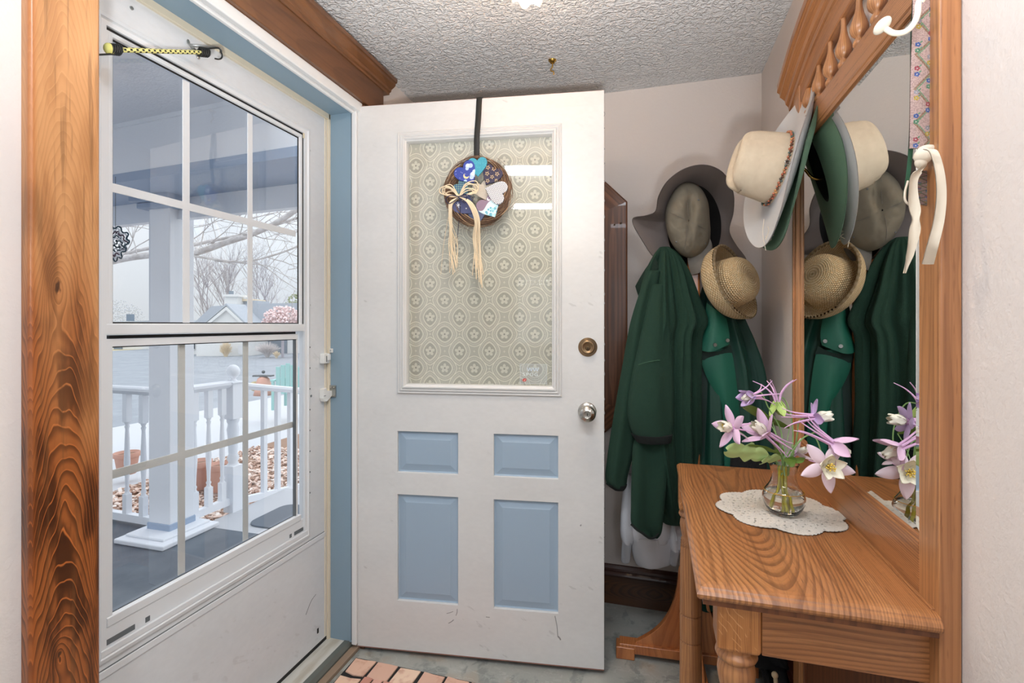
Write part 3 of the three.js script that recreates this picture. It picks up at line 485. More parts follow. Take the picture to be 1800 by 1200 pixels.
  heart((c) => { fill(c, '#4b4f74'); c.strokeStyle = '#f0eee8'; c.lineWidth = 4; for (let k = 0; k < 3; k++) { const a = k * 1.047; c.beginPath(); c.moveTo(40 + Math.cos(a) * 17, 34 + Math.sin(a) * 17); c.lineTo(40 - Math.cos(a) * 17, 34 - Math.sin(a) * 17); c.stroke(); } for (const [x, y] of [[80, 30], [96, 60], [62, 84], [86, 96]]) dot(c, x, y, 4, '#e6dfcf'); }, -0.046, -0.052, 0.074, 0.75, 0.033, 'dark blue heart with a snowflake');
  heart((c) => { fill(c, '#466a86'); for (let y = 0; y < 128; y += 12) for (let x = 0; x < 128; x += 12) { c.fillStyle = (x / 12 + y / 12) % 2 ? '#7fa38c' : '#3b587c'; c.fillRect(x, y, 9, 9); } }, -0.056, 0.014, 0.06, 0.75, 0.03, 'green and blue checked heart');
  heart((c) => { fill(c, '#33449a'); for (const [x, y, r] of [[92, 34, 14], [106, 42, 13], [80, 44, 10], [86, 92, 16], [104, 86, 15], [72, 100, 12], [30, 96, 10]]) dot(c, x, y, r, '#b9cdec'); for (const [x, y, r] of [[94, 32, 9], [90, 88, 10], [104, 84, 9]]) dot(c, x, y, r, '#eaf0f8'); moon(c, 52, 74, 17, '#33449a', '#e6cf9a'); for (let i = 0; i < 9; i++) dot(c, rr(6, 90), rr(6, 70), 1.8, '#dfe6f5'); }, -0.036, 0.063, 0.08, 0.62, 0.035, 'blue night-sky heart with moon and clouds');
  heart((c) => { fill(c, '#c3b7a6'); for (let i = 0; i < 300; i++) dot(c, rr(0, 128), rr(0, 128), 1.2, '#b3a590'); }, 0.018, 0.004, 0.07, 0.3, 0.02, 'plain tan heart');
  // raffia bow
  const kx = -0.062, ky = -0.022, kz = 0.05;
  const strand = (pts, r, mat = M.raffia, name = 'raffia_strand') => part(w, name, tube(pts.map((p) => new THREE.Vector3(...p)), (t) => r * (1 - 0.35 * t), 30, 6, { rb: r * 0.4 }), mat);
  for (let i = 0; i < 11; i++) { const s = i % 2 ? 1 : -1, a = rr(0.25, 0.62), L = rr(0.04, 0.068), yy = rr(-0.004, 0.004); strand([[kx, ky + yy, kz], [kx + s * L * 0.5, ky + L * a * 1.2 + yy, kz + rr(0.006, 0.016)], [kx + s * L, ky + L * a * 1.25 + rr(-0.01, 0.008), kz + rr(0.002, 0.012)], [kx + s * L * 1.06, ky + L * a * 0.7, kz], [kx + s * L * 0.55, ky + 0.004 + yy, kz + 0.006], [kx, ky, kz + 0.004]], rr(0.0016, 0.0026)); }
  for (let i = 0; i < 12; i++) { const e = rr(-0.075, -0.02), L = rr(0.2, 0.29); strand([[kx, ky, kz], [kx - 0.022 - rr(0, 0.012), ky - 0.02, kz + 0.004], [kx - 0.03 - rr(0, 0.012), ky - 0.09, kz - 0.016], [kx + e * 0.5 - rr(0, 0.016), ky - L * 0.65, 0.014], [kx + e * 0.4 + rr(-0.02, 0.01), ky - L, 0.01]], rr(0.0013, 0.0024)); }
  for (let i = 0; i < 14; i++) { const L = rr(0.23, 0.32), f = rr(-0.008, 0.022); strand([[kx, ky, kz], [kx + 0.035 + f * 0.5, ky - 0.022, kz + 0.01], [kx + 0.058 + f * 0.6, ky - 0.075, kz - 0.004], [kx + 0.052 + f + rr(-0.008, 0.006), ky - L * 0.55, 0.018], [kx + 0.05 + f * 1.1 + rr(-0.012, 0.012), ky - L, 0.01]], rr(0.0014, 0.0025)); }
  strand([[kx, ky, kz], [kx - 0.03, ky - 0.03, kz - 0.01], [kx - 0.065, ky - 0.14, 0.01], [kx - 0.08, ky - 0.27, 0.008]], 0.001);
  for (const [a, b] of [[1, 0.9], [-1, 0.8], [1, 0.5]]) strand([[kx, ky, kz + 0.006], [kx + a * 0.03, ky - 0.004 + b * 0.008, kz + 0.014], [kx + a * 0.058 * b, ky - 0.008, kz + 0.01], [kx + a * 0.045 * b, ky - 0.024, kz + 0.008], [kx, ky - 0.004, kz + 0.008]], 0.0018, M.navy, 'ribbon');
  strand([[kx, ky, kz + 0.006], [kx + 0.004, ky - 0.04, kz], [kx - 0.01, ky - 0.09, 0.02], [kx - 0.02, ky - 0.172, 0.012]], 0.0014, M.navy, 'ribbon');
}

// ---------- the storm door ----------
{
  const D0 = OP0 + 0.006, base = V(-1.2, 0, D0), s = thing('storm_door', 'white aluminium storm door with a divided glass window, closed in the doorway', 'door', base, Math.PI / 2);
  const u = (d) => d - D0, W = u(1.617), T = 0.035, WU0 = u(0.815), WU1 = u(1.508), WV0 = 0.475, WV1 = 1.925;
  const sh = new THREE.Shape([[0, 0.045], [W, 0.045], [W, 2.018], [0, 2.018]].map((p) => new THREE.Vector2(...p)));
  sh.holes.push(new THREE.Path([[WU0, WV0], [WU0, WV1], [WU1, WV1], [WU1, WV0]].map((p) => new THREE.Vector2(...p))));
  const g = new THREE.ExtrudeGeometry(sh, { depth: T - 0.002, bevelEnabled: true, bevelThickness: 0.001, bevelSize: 0.001, bevelOffset: -0.001, bevelSegments: 1 }); g.translate(0, 0, -T + 0.001);
  part(s, 'slab', g, M.stormPaint);
  // surround of the window, raised
  part(s, 'window_surround', nested(WU0 - 0.012, WU1 + 0.012, WV0 - 0.012, WV1 + 0.012, [[0, 0.0], [0.001, 0.004], [0.01, 0.006], [0.012, 0.003], [0.014, 0.001], [0.0255, 0.001], [0.026, -0.006]]), M.stormWhite);
  part(s, 'lower_groove', lb(0.01, W - 0.01, 0.446, 0.4482, -0.001, 0.0006, 0), M.darkGap);
  part(s, 'panel_lip', lb(0.004, W - 0.004, 0.428, 0.4445, -0.001, 0.0025, 0.001), M.stormWhite);
  part(s, 'stile_bead', lb(0.028, 0.031, 0.46, 2.0, -0.001, 0.0012, 0.0005), M.stormWhite); part(s, 'stile_bead', lb(W - 0.012, W - 0.008, 0.05, 2.01, -0.001, 0.003, 0.001), M.cream);
  part(s, 'bottom_sweep', lb(0.0, W, 0.032, 0.047, -T, 0.0, 0.001), M.rubber);
  const GU0 = u(0.846), GU1 = u(1.463);
  // upper sash, fixed
  const up = part(s, 'upper_sash', nested(WU0 + 0.0195, WU1 - 0.0195, 1.219, WV1 - 0.0195, [[0, -0.008], [0.001, -0.0045], [0.006, -0.0035], [0.011, -0.0045], [0.013, -0.008], [0.0132, -0.012]]), M.stormWhite);
  part(up, 'gasket', nested(WU0 + 0.0138, WU1 - 0.0138, 1.216, WV1 - 0.0138, [[0, -0.005], [0.0062, -0.005]]), M.rubber);
  part(up, 'stile_cover', lb(WU0 + 0.0125, WU0 + 0.0212, 1.216, WV1 - 0.021, -0.008, -0.003, 0.001), M.stormWhite);
  part(up, 'inner_gasket', nested(WU0 + 0.032, WU1 - 0.032, 1.231, WV1 - 0.032, [[0, -0.0098], [0.0046, -0.0125]]), M.rubber);
  part(up, 'pane', lb(GU0 - 0.004, GU1 + 0.006, 1.22, 1.888, -0.017, -0.0155, 0), M.glass);
  part(up, 'muntin', lb(u(1.029), u(1.050), 1.222, 1.886, -0.0145, -0.0118, 0.001), M.stormWhite); part(up, 'muntin', lb(u(1.249), u(1.269), 1.222, 1.886, -0.0145, -0.0118, 0.001), M.stormWhite); part(up, 'muntin', lb(GU0, GU1, 1.538, 1.559, -0.0143, -0.0116, 0.001, 'x'), M.stormWhite);
  part(s, 'meeting_rail', lb(WU0 + 0.012, WU1 - 0.01, 1.206, 1.231, -0.014, -0.001, 0.002, 'x'), M.stormWhite);
  // lower sash, set deeper
  const lo = part(s, 'lower_sash', [lb(GU0 - 0.002, GU1 + 0.008, 1.178, 1.196, -0.024, -0.012, 0.001, 'x'), lb(GU0 - 0.012, GU1 + 0.02, 0.535, 0.556, -0.022, -0.004, 0.002, 'x'), lb(GU0 - 0.012, GU0 + 0.002, 0.535, 1.196, -0.024, -0.008, 0.001), lb(GU1 + 0.004, GU1 + 0.014, 0.54, 1.196, -0.024, -0.014, 0.001)], M.stormWhite);
  part(lo, 'dark_channel', lb(GU1 + 0.0, GU1 + 0.005, 0.556, 1.178, -0.024, -0.014, 0), M.darkGap);
  part(lo, 'dark_channel', lb(GU0, GU1 + 0.004, 1.1965, 1.2045, -0.024, -0.016, 0), M.rubber);
  part(lo, 'gasket', nested(GU0, GU1 + 0.0045, 0.554, 1.179, [[0, -0.0185], [0.0035, -0.0195]]), M.rubber);
  part(lo, 'pane', lb(GU0, GU1 + 0.004, 0.554, 1.18, -0.0215, -0.020, 0), M.glass);
  for (const d of [1.028, 1.246]) part(lo, 'muntin', lb(u(d), u(d + 0.021), 0.556, 1.178, -0.0295, -0.0265, 0.001), M.muntinShaded);
  part(lo, 'muntin', lb(GU0, GU1 + 0.004, 0.866, 0.887, -0.0293, -0.0263, 0.001, 'x'), M.muntinShaded);
  // sloping sill below the sash with its two latch slots
  part(s, 'sash_sill', lb(WU0 + 0.006, WU1 - 0.006, 0.487, 0.536, -0.016, -0.006, 0.003, 'x'), M.stormWhite); part(s, 'sill_lip', lb(WU0, WU1, 0.476, 0.492, -0.004, 0.004, 0.002, 'x'), M.stormWhite);
  for (const [a, b] of [[u(0.826), u(0.898)], [u(0.923), u(0.935)], [u(1.425), u(1.436)], [u(1.448), u(1.5)]]) part(s, 'latch_slot', lb(a, b, 0.494, 0.507, -0.007, -0.0052, 0.001), M.darkGap);
  // screws
  for (const [d, v] of [[0.76, 1.92], [0.76, 1.35], [0.76, 0.86], [0.76, 0.55], [0.885, 1.985], [1.52, 1.86], [1.52, 1.30], [1.528, 0.97], [0.80, 1.16]]) { const q = new THREE.CylinderGeometry(0.0042, 0.0046, 0.0022, 14); q.rotateX(Math.PI / 2); q.translate(u(d), v, 0.001); part(s, 'screw', q, M.zinc); }
  for (let i = 0; i < 8; i++) part(s, 'weep_hole', lb(u(1.5145), u(1.5175), 0.62 + i * 0.075, 0.625 + i * 0.075, 0.0005, 0.0065, 0), M.darkGap);
  part(s, 'scratch', tube([new THREE.Vector3(u(1.5), 0.19, 0.0004), new THREE.Vector3(u(1.53), 0.225, 0.0006), new THREE.Vector3(u(1.555), 0.235, 0.0004)], 0.0008, 6, 5), M.darkGap);
  part(s, 'plug', lb(u(1.562), u(1.57), 0.085, 0.103, -0.001, 0.002, 0.001), M.rubber);
  for (const [d, v] of [[0.8, 1.935], [1.5, 1.905]]) part(s, 'yellowed_tape', lb(u(d) - 0.014, u(d) + 0.014, v - 0.012, v + 0.014, -0.001, 0.0006, 0.0004), S({ color: rgb(226, 216, 190), roughness: 0.6 }));
  // two latches and their keepers
  const L1 = part(s, 'latch', lb(u(1.575), u(1.612), 1.083, 1.121, 0.0, 0.02, 0.004), M.whitePlastic, 'white square latch'); part(L1, 'thumb_slot', lb(u(1.588), u(1.592), 1.09, 1.112, 0.0195, 0.0212, 0.0005), M.darkGap); part(L1, 'thumb_turn', lb(u(1.594), u(1.609), 1.094, 1.118, 0.02, 0.026, 0.003), M.whitePlastic);
  const q = new THREE.Shape([[0, 0.046], [0.014, 0.048], [0.016, 0.036], [0.046, 0.034], [0.046, 0.018], [0.018, 0], [0.006, 0.002], [0, 0.014]].map((p) => new THREE.Vector2(...p)));
  const lg = new THREE.ExtrudeGeometry(q, { depth: 0.016, bevelEnabled: true, bevelThickness: 0.002, bevelSize: 0.002, bevelSegments: 2 }); lg.translate(u(1.575), 0.942, 0.003);
  const L2 = part(s, 'latch', lg, M.whitePlastic, 'white lever latch'); part(L2, 'slot', lb(u(1.574), u(1.585), 0.963, 0.965, 0.018, 0.0215, 0), M.darkGap);
  // keepers on the blue jamb (their own things)
  const k1 = thing('latch_keeper', 'tiny white screw tab on the blue jamb above the square latch', 'bracket', V(-1.185, 1.122, 1.626));
  part(k1, 'tab', bx(-1.192, -1.178, 1.122, 1.138, 1.622, 1.629, 0.002), M.whitePlastic); part(k1, 'screw', ball(V(-1.185, 1.131, 1.622), 0.003), M.zinc);
  const k2 = thing('strike_plate', 'small metal strike plate with screws on the blue jamb beside the lever latch', 'bracket', V(-1.178, 0.955, 1.626));
  part(k2, 'plate', bx(-1.192, -1.164, 0.953, 0.998, 1.622, 1.628, 0.001), M.zinc); for (const [x, y] of [[-1.185, 0.991], [-1.171, 0.99], [-1.17, 0.96]]) part(k2, 'screw', ball(V(x, y, 1.622), 0.003), M.steel);
  // hinge-side rods: closer bracket and bungee cord
  const b = thing('closer_bracket', 'bent steel closer bracket on the top rail of the storm door', 'bracket', V(-1.19, 1.99, 1.1));
  const P = (px, py, x) => { const r = [(px - 900) / F * CA - SA, (570 - py) / F, (px - 900) / F * SA + CA], k = x / r[0]; return V(x, EYE + r[1] * k, r[2] * k); };
  part(b, 'arm', tube([P(331, 71, -1.196), P(332, 78, -1.19), P(352, 82, -1.17), P(385, 84, -1.15), P(389, 88, -1.15), P(387, 94, -1.15)], 0.0022, 30, 8, { rb: 0.004 }), M.zinc); part(b, 'screw', ball(P(331, 73, -1.197), 0.0048, 0.5, 1, 1), M.steel); part(b, 'screw', ball(P(349, 101, -1.197), 0.0048, 0.5, 1, 1), M.steel);
  part(b, 'plate', tube([P(335, 79, -1.197), P(349, 100, -1.197)], 0.006, 4, 8, { rb: 0.001 }), M.zinc);
  const c = thing('bungee_cord', 'yellow and black bungee cord stretched across the top of the storm door', 'cord', P(270, 92, -1.15));
  const check = canvasTex(64, 64, (x) => { x.fillStyle = '#e6dd8e'; x.fillRect(0, 0, 64, 64); x.fillStyle = '#26241c'; for (const [i, j] of [[2, 4], [34, 36]]) { x.fillRect(i, j, 26, 24); } }, { wrap: THREE.RepeatWrapping }); check.repeat.set(3, 62);
  part(c, 'cord', tube([P(197, 89, -1.128), P(212, 88, -1.128), P(280, 90, -1.135), P(352, 92, -1.148)], 0.0052, 40, 10), S({ map: check, roughness: 0.8 }));
  part(c, 'knot', ball(P(192, 86, -1.126), 0.0105, 1, 1.15, 1), S({ color: rgb(216, 208, 120), roughness: 0.8 }));
  for (const [a, e] of [[[192, 86], [211, 88]], [[350, 91], [366, 93]]]) { const coil = []; for (let i = 0; i <= 60; i++) { const t = i / 60, p = P(lerp(a[0], e[0], t), lerp(a[1], e[1], t), a[0] < 300 ? -1.127 : -1.149); p.y += Math.cos(t * 5 * 6.283) * 0.0108; p.x += Math.sin(t * 5 * 6.283) * 0.0108; coil.push(p); } part(c, 'coil', tube(coil, 0.0023, 150, 6), M.blackMetal); }
  part(c, 'hook', tube([P(212, 93, -1.127), P(195, 95, -1.122), P(178, 96, -1.112), P(160, 97, -1.098)], 0.002, 20, 8), M.blackMetal);
  part(c, 'hook', tube([P(352, 88, -1.147), P(372, 85, -1.146), P(386, 86, -1.146), P(390, 94, -1.146), P(390, 101, -1.146), P(385, 104, -1.146), P(378, 103, -1.146)], 0.0021, 30, 8), M.blackMetal);
}

// ---------- outside: porch ----------
const PY = -0.12;
struct('ground_porch', bx(-4.6, -1.26, PY - 0.2, PY, -3.5, 2.62, 0.006), M.slab, 'dark grey concrete porch floor');
struct('ground_step', bx(-2.96, -1.2, PY - 0.25, PY - 0.015, 2.625, 3.45, 0.012), M.concrete, 'pale concrete landing beside the porch');
struct('ground_walk', bx(-2.96, -1.2, PY - 0.4, PY - 0.13, 3.455, 9, 0.012), M.concrete, 'pale concrete walk');
struct('ground_bed', bx(-4.9, -2.97, -0.6, -0.34, 2.63, 9, 0), M.soil, 'planting bed');
struct('ground_bed_near', bx(-4.9, -4.62, -0.6, -0.34, -8, 2.63, 0), M.soil, 'planting bed');
{
  const strip = (x0, y0, x1, y1, mat, n, l) => struct(n, sheet((u, v) => V(lerp(x0, x1, u), lerp(y0, y1, u), lerp(-20, 70, v)), 8, 8, { su: Math.abs(x1 - x0), sv: 90 }), mat, l);
  strip(-4.9, -0.36, -11, -0.95, M.concrete, 'ground_drive', 'pale concrete drive'); strip(-11, -0.95, -70, -1.32, M.asphalt, 'street_surface', 'pale grey street');
  const lawn = new THREE.Shape([[-60, 1], [-32.8, 23.3], [-24.9, 29.8], [5, 54.5], [5, 110], [-130, 110], [-130, 1]].map((p) => new THREE.Vector2(...p)));
  const g = new THREE.ExtrudeGeometry(lawn, { depth: 0.3, bevelEnabled: false }); g.rotateX(-Math.PI / 2); g.translate(0, -1.48, 0); struct('ground_lawn', g, M.grass, 'dry winter lawn across the street');
}
{
  const t = thing('doormat', 'dark rubber mat lying on the pale concrete landing outside', 'mat', V(-2.3, PY - 0.015, 2.85));
  const s = new THREE.Shape(); const w = 0.42, h = 0.2, r = 0.1; s.moveTo(-w + r, -h); s.lineTo(w - r, -h); s.quadraticCurveTo(w, -h, w, -h + r); s.lineTo(w, h - r); s.quadraticCurveTo(w, h, w - r, h); s.lineTo(-w + r, h); s.quadraticCurveTo(-w, h, -w, h - r); s.lineTo(-w, -h + r); s.quadraticCurveTo(-w, -h, -w + r, -h);
  const g = new THREE.ExtrudeGeometry(s, { depth: 0.008, bevelEnabled: true, bevelThickness: 0.002, bevelSize: 0.003, bevelSegments: 2 }); g.rotateX(-Math.PI / 2); g.translate(-2.25, PY - 0.013, -2.93); part(t, 'mat', g, M.matting);
}
struct('wall_shade', bx(-4.7, -1.27, -0.3, 2.5, -0.7, -0.55, 0), S({ color: rgb(190, 194, 200), roughness: 0.8 }), 'unseen house wall added to shade the near end of the porch');  // added out of view to keep sky light off the column front
{
  const cl = struct('column', [bx(-3.115, -2.94, PY + 0.04, 2.04, 2.405, 2.58, 0.006)], M.porchWhite, 'square white porch column');
  part(cl, 'plinth', [bx(-3.2, -2.805, PY, PY + 0.03, 2.25, 2.65, 0.008), bx(-3.17, -2.86, PY + 0.03, PY + 0.045, 2.3, 2.63, 0.006)], M.porchWhite);
  part(cl, 'base_block', bx(-3.122, -2.933, PY + 0.04, PY + 0.085, 2.398, 2.587, 0.006), M.porchBlue);
  part(cl, 'capital', [bx(-3.16, -2.895, 1.965, 2.0, 2.36, 2.625, 0.006), bx(-3.19, -2.865, 2.0, 2.045, 2.33, 2.655, 0.008)], M.porchBlue);
  // roof: ceiling, stepped beam, outer fascia
  const far = new THREE.Vector3(-2.905, 0, -0.206).normalize(), put = (px, z, len0, len1, y0, y1, dep) => { const o = at(px, 570, z), n = new THREE.Vector3(far.z, 0, -far.x); if (n.dot(AHEAD) < 0) n.negate(); const g = new THREE.BoxGeometry(len1 - len0, y1 - y0, dep); return orient(g, o.clone().addScaledVector(far, (len0 + len1) / 2).addScaledVector(n, dep / 2).setY((y0 + y1) / 2), far, UP, n); };
  struct('ceiling_porch', put(440, 0.9, 1.1, 7, 2.37, 2.45, 2.06), M.porchCeil, 'pale blue-grey porch ceiling');
  const bm = struct('beam_porch', put(440, 2.48, -0.55, 5, 2.05, 2.4, 0.5), M.porchWhite, 'white porch beam');
  part(bm, 'crown_strip', put(440, 2.468, -0.55, 5, 2.345, 2.37, 0.02), M.porchWhite); part(bm, 'bottom_band', put(440, 2.47, -0.55, 5, 2.035, 2.085, 0.02), M.porchBlue); part(bm, 'soffit', put(440, 2.495, -0.55, 5, 2.04, 2.05, 0.48), M.porchBlue); part(bm, 'fascia', put(440, 2.97, -0.9, 5, 1.925, 2.4, 0.03), M.porchWhite); part(bm, 'gutter_lip', put(440, 2.965, -0.9, 5, 1.905, 1.93, 0.05), M.porchWhite);
}
function railing(label, A, B, yt, yb, balusters, newel, plain) {           // A, B: [x, d]; heights at A and B
  const t = thing('porch_railing', label, 'railing', V(A[0], yb[0] - 0.05, A[1])), dir = V(B[0], 0, B[1]).sub(V(A[0], 0, A[1])), L = dir.length(); dir.normalize(); const side = new THREE.Vector3().crossVectors(dir, UP);
  const rail = (y0, y1, prof) => { const g = extrudeProfile(prof, 0, 1, (a, b, q) => V(A[0], lerp(y0, y1, q) + b, A[1]).addScaledVector(dir, q * L).addScaledVector(side, a)); return g; };
  part(t, 'top_rail', rail(yt[0], yt[1], [[-0.045, -0.025], [-0.02, -0.05], [0.02, -0.05], [0.045, -0.025], [0.045, -0.008], [0.03, 0], [-0.03, 0], [-0.045, -0.008]]), M.porchWhite);
  part(t, 'bottom_rail', rail(yb[0], yb[1], [[-0.02, -0.05], [0.02, -0.05], [0.02, 0], [-0.02, 0]]), M.porchWhite);
  for (const q of balusters) {
    const p = V(A[0], 0, A[1]).addScaledVector(dir, q * L), y1 = lerp(yt[0], yt[1], q) - 0.045, y0 = lerp(yb[0], yb[1], q), h = y1 - y0, b = (a, c, w) => { const g = new THREE.BoxGeometry(w, c - a, w); return orient(g, new THREE.Vector3(p.x, (a + c) / 2, p.z), dir, UP, side); };
    part(t, 'baluster', plain ? b(y0, y1, 0.035) : join([b(y0, y0 + h * 0.16, 0.038), b(y1 - h * 0.24, y1, 0.038), lathe([[0.019, 0.16], [0.012, 0.18], [0.017, 0.2], [0.011, 0.215], [0.013, 0.3], [0.019, 0.42], [0.014, 0.62], [0.011, 0.7], [0.016, 0.72], [0.011, 0.735], [0.019, 0.76]].map(([r, k]) => [r, y0 + h * k]), p.x, 0, p.z, 14)]), M.porchWhite);
  }
  if (newel) {
    const [x, d, y0, y1] = newel, n = part(t, 'newel_post', [bx(x - 0.045, x + 0.045, y0, y0 + 0.34, d - 0.045, d + 0.045, 0.004), bx(x - 0.045, x + 0.045, y1 - 0.26, y1, d - 0.045, d + 0.045, 0.004), lathe([[0.043, y0 + 0.34], [0.03, y0 + 0.36], [0.042, y0 + 0.39], [0.03, y0 + 0.42], [0.036, y0 + 0.55], [0.042, y1 - 0.34], [0.034, y1 - 0.3], [0.042, y1 - 0.28], [0.043, y1 - 0.26]], x, 0, -d, 18)], M.porchWhite);
    part(n, 'ball_finial', [bx(x - 0.055, x + 0.055, y1, y1 + 0.012, d - 0.055, d + 0.055, 0.004), lathe([[0, y1 + 0.135], [0.02, y1 + 0.131], [0.036, y1 + 0.118], [0.045, y1 + 0.1], [0.048, y1 + 0.085], [0.043, y1 + 0.062], [0.03, y1 + 0.045], [0.02, y1 + 0.036], [0.022, y1 + 0.026], [0.035, y1 + 0.012]], x, 0, -d, 20)], M.porchWhite);
  }
  return t;
}
railing('white porch railing with two turned balusters left of the square column', [-3.115, 2.5], [-4.4, 2.54], [0.81, 0.81], [-0.05, -0.05], [0.135, 0.255, 0.4, 0.52, 0.64, 0.76, 0.88]);
railing('short white railing from the square column to the ball-topped post', [-2.985, 2.58], [-2.975, 2.9], [0.82, 0.82], [-0.03, -0.03], [0.12, 0.46, 0.8], [-2.975, 2.93, PY - 0.02, 0.8]);
railing('white stair railing with plain square balusters beyond the ball-topped post', [-2.97, 2.98], [-2.96, 4.6], [0.8, 0.5], [-0.06, -0.3], [0.15, 0.24, 0.33, 0.42, 0.51, 0.6, 0.7, 0.8, 0.9], [-2.96, 4.63, -0.35, 0.56], true);
// bark chips
{
  reseed(5); const n = 3800, chip = new THREE.BoxGeometry(0.05, 0.008, 0.022), im = new THREE.InstancedMesh(chip, S({ color: 0xffffff, roughness: 0.95 }), n), m = new THREE.Matrix4(), q = new THREE.Quaternion(), e = new THREE.Euler();
  for (let i = 0; i < n; i++) { e.set(rr(-0.5, 0.5), rr(0, 6.3), rr(-0.5, 0.5)); q.setFromEuler(e); const k = rr(0.5, 1.3); m.compose(V(rr(-4.88, -3.0), rr(-0.338, -0.318), rr(2.66, 5.2)), q, new THREE.Vector3(k, k, k)); im.setMatrixAt(i, m); const c = mix3([220, 188, 170], [246, 236, 228], rnd()); im.setColorAt(i, rgb(...(rnd() < 0.2 ? [176, 142, 124] : c))); }  // chip colours lightened to carry the haze
  im.name = 'bark_mulch'; im.userData = { label: 'pinkish bark chips spread over the planting bed', category: 'mulch', kind: 'stuff' }; im.castShadow = im.receiveShadow = true; scene.add(im);
}
const pot = (label, px, py, z, r, h) => { const p = at(px, py, z), t = thing('flower_pot', label, 'flower pot', p); part(t, 'pot', lathe([[0, 0], [r * 0.68, 0], [r * 0.9, h * 0.78], [r * 0.92, h * 0.78], [r, h * 0.8], [r, h], [r * 0.9, h], [r * 0.86, h * 0.86], [0, h * 0.84]].map(([a, b]) => [a, b + p.y]), p.x, 0, p.z, 26), M.terra); part(t, 'soil', lathe([[0, h * 0.88], [r * 0.86, h * 0.88]].map(([a, b]) => [a, b + p.y]), p.x, 0, p.z, 20), M.soil); };
pot('terracotta pot on the mulch left of the square column', 223, 832, 5.1, 0.115, 0.22); pot('terracotta pot behind the first balusters right of the column', 352, 858, 4.6, 0.1, 0.26); pot('terracotta pot just left of the ball-topped post', 387, 862, 4.55, 0.1, 0.25);
// small yard ornament and teal chair
{
  const p = at(463, 694, 9), r = 0.13, t = thing('yard_ornament', 'small terracotta yard ornament with a flat wing-like top beside the teal chair', 'ornament', p);
  part(t, 'body', lathe([[0, 0], [r * 1.3, 0], [r * 1.1, 0.1], [r, 0.2], [r * 0.75, 0.3], [r * 0.35, 0.34], [0, 0.35]].map(([a, b]) => [a, b + p.y]), p.x, 0, p.z, 18), M.terra); part(t, 'top', orient(new THREE.BoxGeometry(0.34, 0.025, 0.12), p.clone().setY(p.y + 0.35), RIGHT, UP, AHEAD.clone().negate()), M.darkGap); part(t, 'ball', ball(p.clone().setY(p.y + 0.42), 0.03), M.darkGap); part(t, 'side_lump', ball(p.clone().addScaledVector(RIGHT, -0.15).setY(p.y + 0.16), 0.1, 1, 0.9, 1), M.grass);
  const q = at(505, 692, 8.6), c = thing('garden_chair', 'teal slatted garden chair on the drive', 'chair', q);
  const bxc = (x0, x1, y0, y1, z0, z1, rx = 0) => orient((() => { const g = new THREE.BoxGeometry(x1 - x0, y1 - y0, z1 - z0); g.translate((x0 + x1) / 2, (y0 + y1) / 2, (z0 + z1) / 2); if (rx) g.rotateX(rx); return g; })(), q, RIGHT, UP, AHEAD.clone().negate());
  for (let k = 0; k < 5; k++) part(c, 'back_slat', bxc(-0.19 + k * 0.085, -0.12 + k * 0.085, 0.0, 0.47 + 0.03 * (2 - Math.abs(k - 2)), 0, 0.02), M.teal); part(c, 'seat', bxc(-0.2, 0.24, 0.02, 0.05, 0, -0.45), M.teal); for (const x of [-0.24, 0.25]) { part(c, 'arm', bxc(x - 0.04, x + 0.04, 0.22, 0.245, -0.5, 0.04), M.teal); part(c, 'leg', bxc(x - 0.02, x + 0.02, -0.28, 0.22, -0.48, -0.44), M.teal); part(c, 'leg', bxc(x - 0.02, x + 0.02, -0.28, 0.22, 0, 0.04), M.teal); }
}
// hanging wind spinner
{
  const c = at(203, 428, 2.75), t = thing('wind_spinner', 'dark teal and white zigzag wind spinner hanging from the porch', 'spinner', c.clone().setY(c.y - 0.1));
  const dark = S({ color: rgb(20, 62, 78), roughness: 0.4, metalness: 0.3 }), white = S({ color: rgb(226, 228, 234), roughness: 0.4 }), plum = S({ color: rgb(70, 44, 66), roughness: 0.4 });
  part(t, 'line', tube([c.clone().setY(2.05), c.clone().setY(c.y + 0.07)], 0.0012, 4, 6), M.blackMetal);
  for (let k = 0; k < 7; k++) { const R = 0.09 - k * 0.012, pts = []; for (let i = 0; i <= 48; i++) { const a = i / 48 * 6.2832, r = R * (1 + 0.09 * (i % 4 < 2 ? 1 : -1)); pts.push(c.clone().addScaledVector(RIGHT, Math.cos(a) * r * 0.9).addScaledVector(UP, Math.sin(a) * r).addScaledVector(AHEAD, 0.012 * Math.sin(a * 3 + k) + (k - 3) * 0.006)); } part(t, 'ring', tube(pts, 0.0045, 96, 6, { rb: 0.0012 }), [dark, white, plum, white, dark, white, dark][k]); }
}
